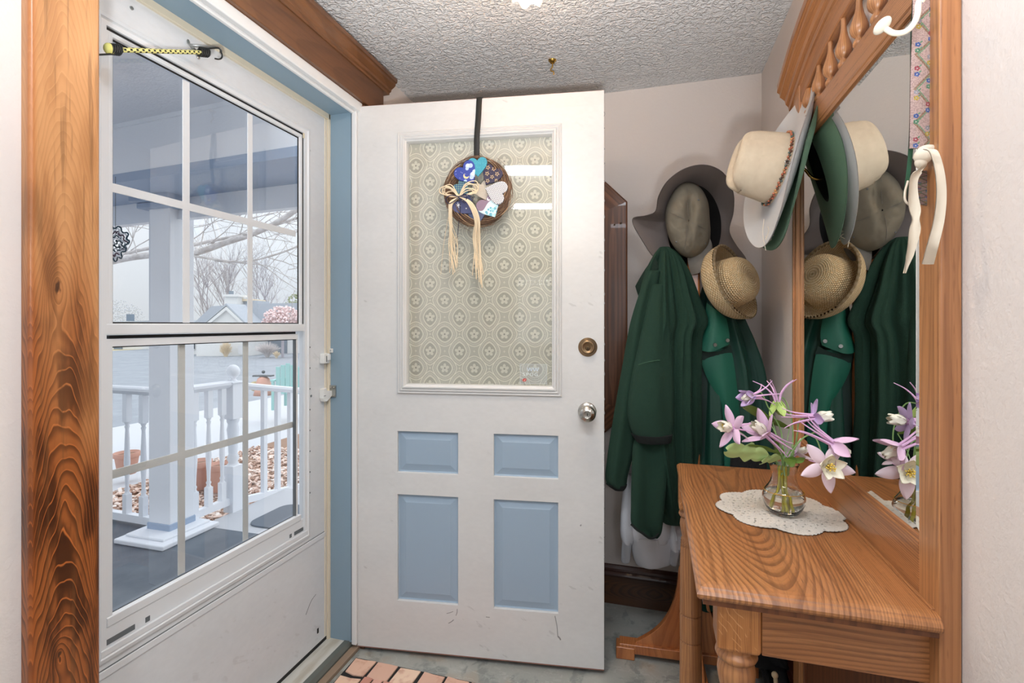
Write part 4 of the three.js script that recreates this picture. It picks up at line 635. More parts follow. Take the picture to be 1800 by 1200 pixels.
// ---------- outside: trees and houses ----------
reseed(31);
function bareTree(name, label, base, h, spread, depthN, trunkR, mat, first, group, density = 3) {
  const t = thing(name, label, 'tree', base, 0, group), trunk = [], twigs = [];
  const grow = (p, dir, len, r, n) => {
    const pts = [p]; let q = p.clone(), d = dir.clone(); for (let i = 0; i < 4; i++) { d.addScaledVector(new THREE.Vector3(rr(-1, 1), rr(-0.4, 0.9), rr(-1, 1)), 0.13).normalize(); q = q.clone().addScaledVector(d, len / 4); pts.push(q); }
    (n === depthN ? trunk : twigs).push(tube(pts, (u) => r * (1 - 0.4 * u), n > 1 ? 6 : 4, n > 1 ? 6 : 4, { cap: false }));
    if (n <= 0) return; const kids = density + (rnd() < 0.5 ? 1 : 0);
    for (let k = 0; k < kids; k++) { const s = pts[1 + Math.floor(rr(1, 3.99))], nd = d.clone().addScaledVector(new THREE.Vector3(rr(-1, 1), rr(-0.2, 0.8), rr(-1, 1)), spread).normalize(); grow(s, nd, len * rr(0.55, 0.8), r * 0.55, n - 1); }
  };
  grow(base.clone(), first || UP.clone(), h * 0.38, trunkR, depthN);
  part(t, 'trunk', trunk, mat); const tw = part(t, 'branches', twigs, mat); tw.userData.kind = 'stuff'; return t;
}
bareTree('bare_tree', 'tall bare tree behind the house with the chimney, left of it', at(360, 640, 62), 17, 0.75, 4, 0.15, M.barkFar, null, null, 4); bareTree('bare_tree', 'tall bare tree behind the house with the chimney, right above the chimney', at(410, 640, 66), 18, 0.7, 4, 0.15, M.barkFar, null, null, 4); bareTree('bare_tree', 'tall bare tree right of the chimney, behind the reddish tree', at(480, 640, 64), 18, 0.75, 4, 0.15, M.barkFar, null, null, 4);
// the near tree: a limb reaches across the view in front of the porch
{
  const tb = at(70, 800, 6.4), t = thing('shade_tree', 'silvery bare tree whose long limbs reach across above the street', 'tree', tb), tk = (l) => l.map(([x, y, z]) => at(x, y, z));
  part(t, 'trunk', tube([tb, at(75, 650, 6.4), at(95, 500, 6.3), at(120, 380, 6.3), at(110, 200, 6.4)], (u) => 0.17 - 0.08 * u, 20, 12), M.bark);
  part(t, 'limb', tube(tk([[95, 490, 6.3], [205, 457, 6.2], [280, 447, 6.1], [336, 446, 6.0], [400, 425, 5.9], [440, 412, 5.8], [485, 392, 5.7], [540, 355, 5.6]]), (u) => 0.046 - 0.016 * u, 40, 10), M.bark);
  part(t, 'limb', tube(tk([[110, 478, 6.3], [205, 450, 6.3], [258, 437, 6.3], [336, 431, 6.3], [372, 423, 6.2], [430, 412, 6.1], [500, 390, 6.0], [560, 372, 5.9]]), (u) => 0.027 - 0.012 * u, 40, 10), M.bark);
  part(t, 'limb', tube(tk([[330, 448, 6.0], [380, 456, 5.9], [425, 460, 5.8], [475, 450, 5.7], [525, 432, 5.6], [580, 405, 5.6]]), (u) => 0.014 - 0.005 * u, 40, 8), M.bark);
  const tw = []; reseed(9);
  const sub = (px, py, ang, len, z, n) => { const pts = []; let x = px, y = py, a = ang; for (let i = 0; i < 6; i++) { pts.push(at(x, y, z)); a += rr(-0.22, 0.22); x += Math.cos(a) * len / 5; y -= Math.sin(a) * len / 5; z += rr(-0.08, 0.08); if (n > 0 && i > 0 && rnd() < 0.75) sub(x, y, a + rr(0.3, 1.1) * (rnd() < 0.5 ? 1 : -1), len * rr(0.5, 0.8), z, n - 1); } tw.push(tube(pts, (u) => 0.0026 * (n + 0.6) * (1 - 0.5 * u), 10, 5, { cap: false })); };
  for (const [px, py, a, l] of [[215, 450, 1.0, 80], [230, 440, 0.5, 90], [240, 445, 1.6, 70], [270, 440, 0.9, 80], [350, 440, 1.2, 80], [365, 430, 0.6, 90], [380, 424, 1.5, 60], [400, 420, 0.35, 100], [420, 415, 1.0, 70], [452, 405, 0.9, 70], [470, 398, 0.25, 80], [490, 388, 1.4, 50], [360, 452, -0.5, 60], [400, 458, -0.3, 90], [440, 455, -0.6, 80], [470, 452, -0.2, 70], [500, 440, -0.7, 60], [430, 408, -0.3, 90], [340, 400, 0.1, 120], [380, 380, -0.1, 140], [440, 385, 0.3, 100], [210, 400, 0.3, 70], [340, 420, 0.5, 80]]) sub(px, py, a, l, 5.9, 2);
  const q = part(t, 'twigs', tw, M.bark); q.userData.kind = 'stuff';
  for (const [x, y, z] of [[350, 440, 6.0], [372, 425, 6.2], [420, 418, 5.85], [432, 411, 5.8]]) part(t, 'knot', ball(at(x, y, z), 0.034, 1.2, 0.8, 1), M.bark);
}
function slabs(t, name, pxL, pxR, pyT, pyB, z, dep, mat) { const a = at(pxL, pyT, z), b = at(pxR, pyB, z), w = (pxR - pxL) / F * z, h = (pyB - pyT) / F * z; return part(t, name, orient(new THREE.BoxGeometry(w, h, dep), a.add(b).multiplyScalar(0.5).addScaledVector(AHEAD, dep / 2), RIGHT, UP, AHEAD.clone().negate()), mat); }
function prism(t, name, pts, z, dep, mat) { const f = pts.map(([x, y]) => [(x - 900) / F * z, (570 - y) / F * z]); return part(t, name, extrudeProfile(f, 0, dep, (a, b, q) => new THREE.Vector3(0, EYE, 0).addScaledVector(RIGHT, a).addScaledVector(UP, b).addScaledVector(AHEAD, z + q)), mat); }
{
  const h = thing('house', 'white gabled house with grey roof and chimney across the street', 'house', at(390, 632, 36));
  prism(h, 'gable_wall', [[345, 632], [345, 582], [397, 543], [436, 578], [436, 632]], 36, 8, M.siding); prism(h, 'barge_board', [[338, 588], [397, 539], [440, 580], [440, 584], [397, 545], [338, 593]], 35.8, 0.3, M.siding);
  prism(h, 'gable_roof', [[336, 588], [397, 537], [442, 580], [442, 577], [397, 533], [336, 584]], 35.9, 8, M.roofGrey); prism(h, 'main_roof', [[330, 578], [372, 538], [440, 534], [525, 532], [545, 580]], 38.5, 9, M.roofGrey);
  slabs(h, 'wing_wall', 436, 530, 580, 628, 39, 6, M.siding); slabs(h, 'garage_door', 450, 504, 590, 624, 38.9, 0.15, M.garage); slabs(h, 'side_wall', 330, 346, 585, 630, 38.5, 6, M.siding); const wd = slabs(h, 'window', 333, 343, 594, 614, 38.4, 0.1, M.siding); slabs(wd, 'pane', 334, 342, 596, 613, 38.35, 0.06, M.windowDark);
  const ch = slabs(h, 'chimney', 394, 416, 520, 560, 39, 1, M.siding); slabs(ch, 'chimney_cap', 392, 418, 517, 521, 38.8, 1.4, M.siding); slabs(ch, 'flue', 402, 407, 511, 518, 39.3, 0.3, M.garage); slabs(h, 'dormer', 417, 452, 528, 556, 40, 2, M.roofGrey); slabs(h, 'dormer_cap', 416, 441, 525, 529, 39.8, 2.4, M.drygrass);
  slabs(h, 'sign', 418, 434, 607, 623, 35.7, 0.06, M.stormWhite);
  const w = thing('house', 'low white house at the far left across the street', 'house', at(235, 624, 48)); slabs(w, 'wall', 170, 270, 596, 626, 48, 7, M.siding); prism(w, 'roof', [[165, 598], [180, 566], [300, 562], [320, 598]], 47.8, 8, M.roofGrey); slabs(w, 'door', 200, 214, 600, 626, 47.9, 0.1, M.garage); slabs(w, 'roof_vent', 222, 231, 552, 564, 49, 0.4, M.garage);
  reseed(4);
  const bush = (name, label, px, py, z, w2, hh, n, mat, cat) => { const b = at(px, py, z), t = thing(name, label, cat, b), g = []; for (let i = 0; i < n; i++) { const a = rr(0, 6.28), r = Math.sqrt(rnd()) * w2, tip = b.clone().add(new THREE.Vector3(Math.cos(a) * r, hh * rr(0.55, 1) * (1 - 0.35 * (r / w2) ** 2), Math.sin(a) * r)); g.push(tube([b.clone().addScaledVector(UP, -0.05), b.clone().lerp(tip, 0.5).addScaledVector(UP, hh * 0.12), tip], (u) => 0.03 * (1 - 0.7 * u), 5, 4, { cap: false })); } const p = part(t, 'blades', g, mat); p.userData.kind = 'stuff'; };
  bush('grass_clump', 'tan ornamental grass clump in front of the white gable', 397, 632, 35.2, 0.42, 1.45, 260, M.drygrass, 'grass'); bush('grass_clump', 'pale dry grass clump before the grey garage door', 470, 628, 34, 0.9, 1.15, 260, S({ color: rgb(228, 222, 220), roughness: 1 }), 'grass'); bush('grass_clump', 'small tan grass tuft right before the grey garage door', 486, 629, 33, 0.28, 0.5, 120, M.drygrass, 'grass');
  const fluff = (label, px, py, z, R, H, n, mat, name, k = 1) => { const b = at(px, py, z), t = thing(name, label, 'tree', b.clone()); part(t, 'trunk', tube([b.clone(), b.clone().addScaledVector(UP, H * 0.6)], 0.09, 4, 7), M.barkFar); const g = []; for (let i = 0; i < n; i++) { const v = new THREE.Vector3(rr(-1, 1), rr(-1, 1), rr(-1, 1)); if (v.length() > 1) { i--; continue; } const p = b.clone().addScaledVector(UP, H * 0.72).add(v.multiply(new THREE.Vector3(R, H * 0.3, R))); const o = new THREE.OctahedronGeometry(rr(0.05, 0.12)); o.rotateX(rr(0, 3)); o.rotateY(rr(0, 3)); o.translate(p.x, p.y, p.z); g.push(o); } const c = part(t, 'crown', g, mat); c.userData.kind = 'stuff'; };
  fluff('small reddish tree in front of the grey roof at right', 497, 628, 33.5, 1.25, 3.4, 1500, M.redbush, 'red_tree'); fluff('dull green tree at the right edge of the roof', 523, 634, 44, 1.1, 6.0, 500, M.olive, 'green_tree'); fluff('pale hazy shrub tree at the far left behind the column', 205, 640, 70, 3.2, 9, 900, S({ color: rgb(198, 202, 212), roughness: 1 }), 'grey_tree');
}

// ---------- hall tree with mirror and table ----------
const TX = 0.396, TD0 = 0.857, TD1 = 1.641;
{
  const t = thing('hall_tree', 'oak hall tree with a tall mirror, spindle gallery and attached table against the right wall', 'hall tree', V(0.24, 0, 1.25));
  for (const [a, b] of [[TD0, TD0 + 0.06], [TD1 - 0.06, TD1]]) part(t, 'post', [bx(TX, XR - 0.001, 0, 1.93, a, b, 0.003), bx(TX + 0.004, XR - 0.001, 0, 1.92, a < 1 ? b : a - 0.004, a < 1 ? b + 0.004 : a, 0.001), ...(a > 1 ? [bx(TX - 0.008, TX + 0.02, 0.81, 1.74, a - 0.002, a + 0.012, 0.002), bx(TX - 0.012, TX + 0.02, 0.81, 1.74, a + 0.01, a + 0.022, 0.002)] : [])], M.oakStraight);
  const mi = part(t, 'mirror', nested(0, 1, 0, 1, [[0, 0]], true), M.mirror);
  mi.geometry = (() => { const a = TD0 + 0.06, b = TD1 - 0.06, g = nested(0, b - a, 0.9, 1.725, [[0, 0.0], [0.013, 0.0022]], true); g.rotateY(-Math.PI / 2); g.translate(0.4005, 0, -b); g.translate(-t.position.x, -t.position.y, -t.position.z); return g; })();
  part(t, 'backboard', bx(TX, XR - 0.001, 0.80, 0.893, TD0 + 0.058, TD1 - 0.058, 0.003, 'z'), M.oak);
  part(t, 'mirror_bead', extrudeProfile([[TX + 0.002, 0.893], [TX + 0.002, 0.899], [TX + 0.008, 0.905], [0.402, 0.9], [0.402, 0.893]], TD0 + 0.06, TD1 - 0.06, (a, b, d) => V(a, b, d)), M.oakStraight);
  part(t, 'lower_rail', extrudeProfile([[0.424, 1.718], [0.409, 1.718], [0.407, 1.722], [0.403, 1.724], [0.402, 1.729], [0.397, 1.731], [0.396, 1.738], [0.394, 1.741], [0.394, 1.796], [0.397, 1.80], [0.424, 1.80]], TD0 + 0.05, TD1 - 0.05, (a, b, d) => V(a, b, d)), M.oak);
  const arch = (d) => -0.078 * ((d - 1.25) / 0.39) ** 2;
  const swept = (prof, d0, d1) => { const out = [], n = 14; for (let k = 0; k < n; k++) { const a = lerp(d0, d1, k / n), b = lerp(d0, d1, (k + 1) / n); out.push(extrudeProfile(prof, a, b, (x, y, d) => V(x, y + arch(d), d))); } return out; };
  part(t, 'upper_rail', swept([[0.424, 1.915], [0.402, 1.915], [0.4, 1.918], [0.4, 1.99], [0.424, 1.99]], TD0, TD1), M.oak);
  part(t, 'cornice', swept([[0.424, 1.962], [0.40, 1.962], [0.398, 1.968], [0.393, 1.97], [0.391, 1.982], [0.386, 1.988], [0.384, 1.99], [0.381, 2.002], [0.371, 2.012], [0.368, 2.014], [0.367, 2.024], [0.36, 2.03], [0.36, 2.05], [0.424, 2.05]], TD0 - 0.03, TD1 + 0.035), M.oak);
  for (let k = 0; k < 8; k++) { const d = 1.53 - k * 0.0865, top = 1.916 + arch(d); part(t, 'spindle', lathe([[0.0045, 1.797], [0.0085, 1.801], [0.0115, 1.809], [0.0115, 1.814], [0.0085, 1.820], [0.006, 1.823], [0.0095, 1.826], [0.0145, 1.832], [0.0168, 1.84], [0.0165, 1.848], [0.0135, 1.859], [0.0092, 1.872], [0.0066, 1.884], [0.0056, 1.896], [0.0055, Math.max(top + 0.002, 1.9)]].filter(([r, y], i, A) => y <= Math.max(top + 0.004, 1.85) || i === A.length - 1).map(([r, y]) => [r, Math.min(y, top + 0.004)]), 0.408, 0, -d, 22), M.oakStraight); }
  // table
  const top = part(t, 'table_top', extrudeProfile([[0, 0.788], [0.008, 0.786], [0.014, 0.789], [0.018, 0.7945], [0.0185, 0.799], [0.016, 0.8045], [0.010, 0.8085], [0.004, 0.810], [0.0, 0.810]].map(([a, b]) => [a, b]), 0, 1, (a, b) => V(0, b, 0)), M.oak);
  top.geometry = (() => {                                                 // rounded-edge board: rings of nested rectangles, flat top
    const x0 = 0.066, x1 = TX + 0.001, d0 = 0.847, d1 = 1.602, lv = [[0.012, -0.024], [0.004, -0.0225], [0.0005, -0.018], [0, -0.0135], [0.0025, -0.0085], [0.0065, -0.006], [0.0075, -0.0035], [0.014, -0.0012], [0.022, 0]];
    const g = nested(x0, x1 + 0.02, d0, d1, lv, true), p = g.attributes.position, uv = g.attributes.uv;
    for (let i = 0; i < p.count; i++) { const x = Math.min(p.getX(i), x1), d = p.getY(i), y = 0.81 + p.getZ(i); p.setXYZ(i, x, y, -d); uv.setXY(i, x * 1.0 + 0.06, d + 0.2); }
    g.computeVertexNormals(); g.translate(-t.position.x, -t.position.y, -t.position.z); return g;
  })();
  part(t, 'table_underside', bx(0.076, TX, 0.776, 0.787, 0.858, 1.592, 0), M.darkOak);
  part(t, 'back_edge_bead', bx(TX - 0.005, TX + 0.001, 0.809, 0.8125, 0.87, 1.58, 0.001, 'z'), M.oak);
  part(t, 'apron', boxUV(bx(0.168, TX + 0.001, 0.692, 0.787, 0.884, 0.902, 0.002, 'x'), 'x', -0.78, 0.3), M.oak); part(t, 'apron', bx(0.108, 0.124, 0.692, 0.787, 0.93, 1.53, 0.002, 'z'), M.oak); part(t, 'apron', bx(0.16, TX + 0.001, 0.692, 0.787, 1.56, 1.576, 0.002, 'x'), M.oak);
  const legProf = [[0.024, 0.0], [0.027, 0.02], [0.022, 0.05], [0.03, 0.075], [0.0315, 0.12], [0.0305, 0.3], [0.0258, 0.3025], [0.0258, 0.3045], [0.0305, 0.307], [0.031, 0.378], [0.0262, 0.3805], [0.0262, 0.3825], [0.031, 0.385], [0.03, 0.53], [0.0285, 0.578], [0.0245, 0.581], [0.0285, 0.5845], [0.0245, 0.5885], [0.0285, 0.592], [0.0242, 0.596], [0.0275, 0.6], [0.0242, 0.604], [0.0255, 0.612], [0.029, 0.63], [0.0305, 0.642], [0.0295, 0.653], [0.0262, 0.662], [0.0255, 0.6645], [0.0315, 0.667], [0.0338, 0.672], [0.0325, 0.678], [0.0275, 0.681], [0.0265, 0.684], [0.0285, 0.688], [0.0295, 0.692]];
  for (const [x, d] of [[0.134, 0.915], [0.103, 1.545]]) { const l = part(t, 'leg', lathe(legProf, x, 0, -d, 32), M.oakStraight); part(l, 'leg_block', (() => { const g = new RoundedBoxGeometry(0.068, 0.097, 0.068, 3, 0.008); g.translate(x, 0.738, -d); return boxUV(g, 'y', -0.1, -0.68); })(), M.oakRay); }
  part(t, 'lower_panel', bx(0.412, XR - 0.001, 0.06, 0.8, TD0 + 0.058, TD1 - 0.058, 0), M.darkOak); part(t, 'panel_bead', bx(0.406, 0.414, 0.06, 0.79, TD1 - 0.072, TD1 - 0.058, 0.002), M.darkOak); part(t, 'bottom_rail', bx(TX, XR - 0.001, 0.05, 0.13, TD0 + 0.058, TD1 - 0.058, 0.003, 'z'), M.darkOak);
  // hooks: brass with white knobs
  const k = part(t, 'hook', tube([at(1616, -14, 0.747), at(1614, 8, 0.74), at(1612, 28, 0.735), at(1603, 46, 0.733), at(1588, 57, 0.733), at(1570, 58, 0.735), at(1556, 50, 0.738)], (u) => 0.0046 - 0.0006 * u, 40, 12), M.porcelain, 'white enamelled hook');
  const q = new THREE.SphereGeometry(0.0135, 22, 14); q.scale(1, 0.48, 1); q.rotateZ(0.55); q.rotateX(-0.4); const kp = at(1551, 45, 0.738); q.translate(kp.x, kp.y, kp.z); part(k, 'hook_knob', q, M.porcelain); part(k, 'hook_plate', ball(at(1618, -6, 0.745), 0.012, 0.6, 1.3, 0.9), M.porcelain);
  const b0 = V(TX, 1.685, 1.611), hk = part(t, 'hook', tube([b0, V(0.38, 1.68, 1.611), V(0.36, 1.655, 1.611), V(0.335, 1.648, 1.611), V(0.315, 1.662, 1.611)], 0.0042, 30, 10), M.brass, 'brass hook'); part(hk, 'hook_knob', ball(V(0.314, 1.666, 1.611), 0.009), M.brass); part(hk, 'hook_plate', ball(V(0.396, 1.69, 1.611), 0.016, 0.3, 1.6, 0.9), M.brass);
}
// beaded strap with cloth ties
{
  const z = 0.742, t = thing('beaded_strap', 'narrow beaded strap with pink floral pattern and cream cloth ties hanging from the near hook', 'strap', at(1622, 290, z));
  const beads = canvasTex(128, 1024, (c, w, h) => {
    c.fillStyle = '#e6c3ba'; c.fillRect(0, 0, w, h); reseed(3);
    c.strokeStyle = '#b28a6e'; c.lineWidth = 11; c.beginPath(); for (let y = 0; y <= h; y += 4) { const x = 64 + 44 * (2 / Math.PI) * Math.asin(Math.sin(y / 215 * 6.283)); y ? c.lineTo(x, y) : c.moveTo(x, y); } c.stroke();
    c.strokeStyle = '#8fb58c'; c.lineWidth = 7; c.beginPath(); for (let y = 0; y <= h; y += 4) { const x = 64 + 44 * (2 / Math.PI) * Math.asin(Math.sin(y / 215 * 6.283)) + 12; y ? c.lineTo(x, y) : c.moveTo(x, y); } c.stroke();
    const cols = ['#4d6fc4', '#c2505c', '#e2c04c', '#b9b4c0', '#5fa078', '#3f64b8'];
    for (let k = 0; k < 28; k++) { const y = k * 37.5 + 18, x = k % 4 < 2 ? 30 : 96; c.fillStyle = cols[k % 6]; for (let i = 0; i < 5; i++) { const a = i * 1.256; c.beginPath(); c.arc(x + Math.cos(a) * 9, y + Math.sin(a) * 9, 6.5, 0, 6.3); c.fill(); } c.fillStyle = '#f3ece4'; c.beginPath(); c.arc(x, y, 4, 0, 6.3); c.fill(); c.fillStyle = '#6fa77e'; c.beginPath(); c.ellipse(x + 16, y + 16, 10, 4, 0.8, 0, 6.3); c.fill(); }
    for (let y = 0; y < h; y += 6) for (let x = 0; x < w; x += 6) { c.fillStyle = `rgba(${rnd() < 0.5 ? '255,250,244' : '110,80,72'},${0.1 + rnd() * 0.16})`; c.fillRect(x, y, 5, 5); }
  });
  const beadBump = tex(64, 64, (u, v, i, j) => { const d = Math.hypot(i % 8 - 3.5, j % 8 - 3.5); const k = 255 * clamp(1.2 - d / 4); return [k, k, k]; }, { srgb: false, rep: [3, 28] });
  const rib = (pts, w0, w1, zz, mat, nm, thick = 0.002, bulge = 0) => { const c = spline(pts.map(([x, y, dz = 0]) => at(x, y, zz + dz))); return part(t, nm, sheet((u, v) => { const p = c.getPointAt(v), T = c.getTangentAt(v), s = new THREE.Vector3().crossVectors(T, AHEAD).normalize(), w = lerp(w0, w1, v); return p.addScaledVector(s, (u - 0.5) * w).addScaledVector(AHEAD, bulge * Math.sin(u * Math.PI)); }, 8, 44, { thick }), mat); };
  rib([[1626, -22], [1624, 40], [1621, 110], [1619, 180], [1618, 230], [1617, 262]], 0.036, 0.032, z, S({ map: beads, bumpMap: beadBump, bumpScale: 0.002, roughness: 0.55 }), 'beaded_band', 0.0022, -0.002);
  const back = S({ color: rgb(52, 96, 70), roughness: 0.7 }); rib([[1612, -20], [1607, 60], [1605, 160], [1601, 260], [1594, 322], [1590, 345]], 0.012, 0.005, z + 0.012, back, 'green_backing', 0.0016);
  rib([[1624, 300], [1622, 335], [1619, 360]], 0.026, 0.02, z + 0.006, S({ map: beads, bumpMap: beadBump, bumpScale: 0.002, roughness: 0.55 }), 'lower_band', 0.002);
  part(t, 'cord', tube([at(1596, 318, z + 0.01), at(1591, 338, z + 0.008), at(1592, 354, z + 0.006), at(1600, 361, z + 0.004)], 0.0016, 14, 8), M.tie);
  part(t, 'knot', [ball(at(1623, 274, z - 0.006), 0.011, 1.1, 1.1, 0.9), ball(at(1630, 263, z - 0.006), 0.009, 1.4, 0.8, 0.9), ball(at(1619, 285, z - 0.005), 0.008, 1, 1.2, 0.9)], M.tie);
  part(t, 'tie', sheet((u, v) => { const c = spline([[1626, 290], [1608, 312], [1606, 345], [1610, 385], [1604, 430], [1591, 480]].map(([x, y], i) => at(x, y, z - 0.008 - 0.002 * i))), p = c.getPointAt(v), w = v < 0.1 ? lerp(0.006, 0.011, v / 0.1) : v > 0.85 ? lerp(0.014, 0.004, (v - 0.85) / 0.15) : lerp(0.016, 0.014, v) * (1 - 0.55 * Math.exp(-(((v - 0.52) / 0.06) ** 2))); return p.addScaledVector(RIGHT, (u - 0.5) * w).addScaledVector(AHEAD, 0.003 * Math.sin(u * Math.PI) + 0.005 * (u - 0.5) * Math.sin(v * 9)); }, 6, 50, { thick: 0.0012 }), M.tie);
  part(t, 'tie', sheet((u, v) => { const c = spline([[1630, 262], [1641, 266], [1650, 292], [1655, 335], [1651, 385], [1640, 430], [1631, 464]].map(([x, y]) => at(x, y, z - (x > 1639 ? 0.045 : 0.03)))), p = c.getPointAt(v), w = lerp(0.012, 0.017, v); return p.addScaledVector(RIGHT, (u - 0.5) * w).addScaledVector(AHEAD, 0.002 * Math.sin(u * 3.1)); }, 6, 50, { thick: 0.0012 }), M.tie);
}
// octagonal wooden wall frame behind the door
{
  const cx = -0.274, cy = 1.307, hw = 0.161, hh = 0.555, ch = 0.095, t = thing('octagonal_frame', 'octagonal wooden wall mirror frame on the back wall, half hidden by the open door', 'frame', V(cx, cy - hh, DB));
  const oct = (k) => [[-hw + k, -hh + ch + k * 0.4], [-hw + k, hh - ch - k * 0.4], [-hw + ch + k * 0.4, hh - k], [hw - ch - k * 0.4, hh - k], [hw - k, hh - ch - k * 0.4], [hw - k, -hh + ch + k * 0.4], [hw - ch - k * 0.4, -hh + k], [-hw + ch + k * 0.4, -hh + k]];
  const lev = [[0, 0.0], [0, 0.016], [0.006, 0.02], [0.108, 0.026], [0.114, 0.022], [0.114, 0.004]], W = lev.map(([k, z]) => oct(k).map(([a, b]) => V(cx + a, cy + b, DB - z)));
  for (let s = 0; s < 8; s++) { const n = (s + 1) % 8, pos = [], uv = [], dir = W[1][n].clone().sub(W[1][s]).normalize(); for (let k = 0; k + 1 < W.length; k++) for (const p of [W[k][s], W[k][n], W[k + 1][n], W[k][s], W[k + 1][n], W[k + 1][s]]) { pos.push(p.x, p.y, p.z); uv.push(k * 0.04 + p.clone().sub(W[0][s]).addScaledVector(dir, -p.clone().sub(W[0][s]).dot(dir)).length(), p.dot(dir) + s); } const g = new THREE.BufferGeometry(); g.setAttribute('position', new THREE.Float32BufferAttribute(pos, 3)); g.setAttribute('uv', new THREE.Float32BufferAttribute(uv, 2)); g.computeVertexNormals(); part(t, 'frame_side', g, M.octagon); }
  const g = new THREE.ShapeGeometry(new THREE.Shape(oct(0.112).map((p) => new THREE.Vector2(...p)))); g.translate(cx, cy, -(DB - 0.006)); part(t, 'mirror', g, M.mirror);
  for (const y of [0.36, 0.365]) part(t, 'screw', ball(V(cx + hw - (y > 0.362 ? 0.028 : 0.055), cy + y, DB - 0.0235), 0.004, 1, 1, 0.5), M.bronzeDark);
}

// ---------- coat rack, coats and hats ----------
const cr1 = (A, t) => { const n = A.length - 1, x = clamp(t) * n, i = Math.min(n - 1, Math.floor(x)), f = x - i, p0 = A[Math.max(0, i - 1)], p1 = A[i], p2 = A[i + 1], p3 = A[Math.min(n, i + 2)]; return 0.5 * (2 * p1 + (p2 - p0) * f + (2 * p0 - 5 * p1 + 4 * p2 - p3) * f * f + (3 * p1 - p0 - 3 * p2 + p3) * f * f * f); };
const TOWARD = AHEAD.clone().negate();
// cloth body hung in the round: rows [py, pxLeft, pxRight, z, half depth]
function loft(rows, { nu = 96, nv = 90, folds = [], pinch = 0.9, ramp = 0.15, slant = 0, wr = 0, fade = 0 } = {}) {
  const col = [0, 1, 2, 3, 4].map((k) => rows.map((r) => r[k]));
  return sheet((u, v) => {
    const vv = v * 1.05 - 0.025, t = clamp(vv), s = vv < 0 ? 1 + vv / 0.025 : vv > 1 ? 1 - (vv - 1) / 0.025 : 1, [py, L, R, z, b] = col.map((A) => cr1(A, t));
    const a = u * Math.PI * 2, c = Math.sign(Math.cos(a)) * Math.pow(Math.abs(Math.cos(a)), pinch), q = Math.sign(Math.sin(a)) * Math.pow(Math.abs(Math.sin(a)), pinch);
    let f = 0; for (const [k, amp, ph, dr, sharp] of folds) { let w = Math.sin(k * a + ph + dr * t); if (sharp) w = 1 - 2 * Math.pow(Math.abs(w), sharp); f += amp * w; }
    f *= sstep(0, ramp, t) * s * (fade ? 1 - sstep(1 - fade, 1, t) : 1); if (wr) f += wr * (fbm(u * 9, t * 7, 3) - 0.5) * s;
    const hw = (R - L) / 2 / F * z;
    return at((L + R) / 2, py, z).addScaledVector(RIGHT, (hw * c + f * 0.35 * Math.cos(a)) * s).addScaledVector(TOWARD, (b * q + f * Math.sin(a)) * s).addScaledVector(UP, slant * c * s);
  }, nu, nv, { closed: true, su: 1.2, sv: 1.6 });
}
// surface through a grid of [px, py, z]
function patch(grid, nu, nv, thick = 0.004, bulge = 0) {
  const f = (u, v) => { const row = (k) => [0, 1, 2].map((c) => cr1(grid.map((col) => cr1(col.map((p) => p[c]), k)), v)); const [x, y, z] = row(u); return at(x, y, z - bulge * Math.sin(u * Math.PI) * Math.sin(v * Math.PI)); };
  return sheet(f, nu, nv, { thick, su: 0.3, sv: 0.3 });
}
{
  const C = at(1219, 560, 1.79), x = C.x, d = -C.z, t = thing('coat_rack', 'honey pine coat rack with four curved braces standing in the back corner', 'coat rack', V(x, 0, d));
  part(t, 'column', [bx(x - 0.021, x + 0.021, 0.05, 1.58, d - 0.021, d + 0.021, 0.008)], M.pine);
  part(t, 'finial', lathe([[0.024, 1.58], [0.026, 1.585], [0.016, 1.595], [0.024, 1.615], [0.018, 1.635], [0, 1.64]], x, 0, -d, 24), M.pine);
  const br = new THREE.Shape(); br.moveTo(0.018, 0.055); br.lineTo(0.205, 0.055); br.bezierCurveTo(0.16, 0.09, 0.06, 0.13, 0.05, 0.33); br.quadraticCurveTo(0.05, 0.36, 0.018, 0.362); br.lineTo(0.018, 0.055);
  for (let k = 0; k < 4; k++) {
    const a = k * Math.PI / 2 + 0.06, len = k === 0 ? 0.2 : 0.262, tr = (g) => { g.rotateY(a); g.translate(x, 0, -d); return boxUV(g, 'y'); };
    const g = new THREE.ExtrudeGeometry(br, { depth: 0.019, bevelEnabled: true, bevelThickness: 0.002, bevelSize: 0.002, bevelSegments: 2, curveSegments: 20 }); g.translate(0, 0, -0.0095); if (k === 0) g.scale(0.75, 1, 1); part(t, 'brace', tr(g), M.pine);
    const bar = (x0, x1, y0, y1, w) => { const b = new RoundedBoxGeometry(x1 - x0, y1 - y0, w, 2, 0.004); b.translate((x0 + x1) / 2, (y0 + y1) / 2, 0); return b; };
    const f = part(t, 'foot_bar', tr(bar(0.0, len, 0.022, 0.056, 0.05)), M.pine); part(f, 'foot_pad', tr(bar(len - 0.055, len + 0.012, 0.0, 0.045, 0.056)), M.pine);
  }
  for (const [a, y] of [[Math.PI, 1.45], [0.7, 1.46], [1.57, 1.5], [2.2, 1.36]]) part(t, 'peg', tube([new THREE.Vector3(x + Math.cos(a) * 0.015, y - 0.02, -d - Math.sin(a) * 0.015), new THREE.Vector3(x + Math.cos(a) * 0.045, y - 0.01, -d - Math.sin(a) * 0.045), new THREE.Vector3(x + Math.cos(a) * 0.07, y + 0.012, -d - Math.sin(a) * 0.07)], (u) => 0.009 + 0.003 * u, 14, 10), M.pine);
}
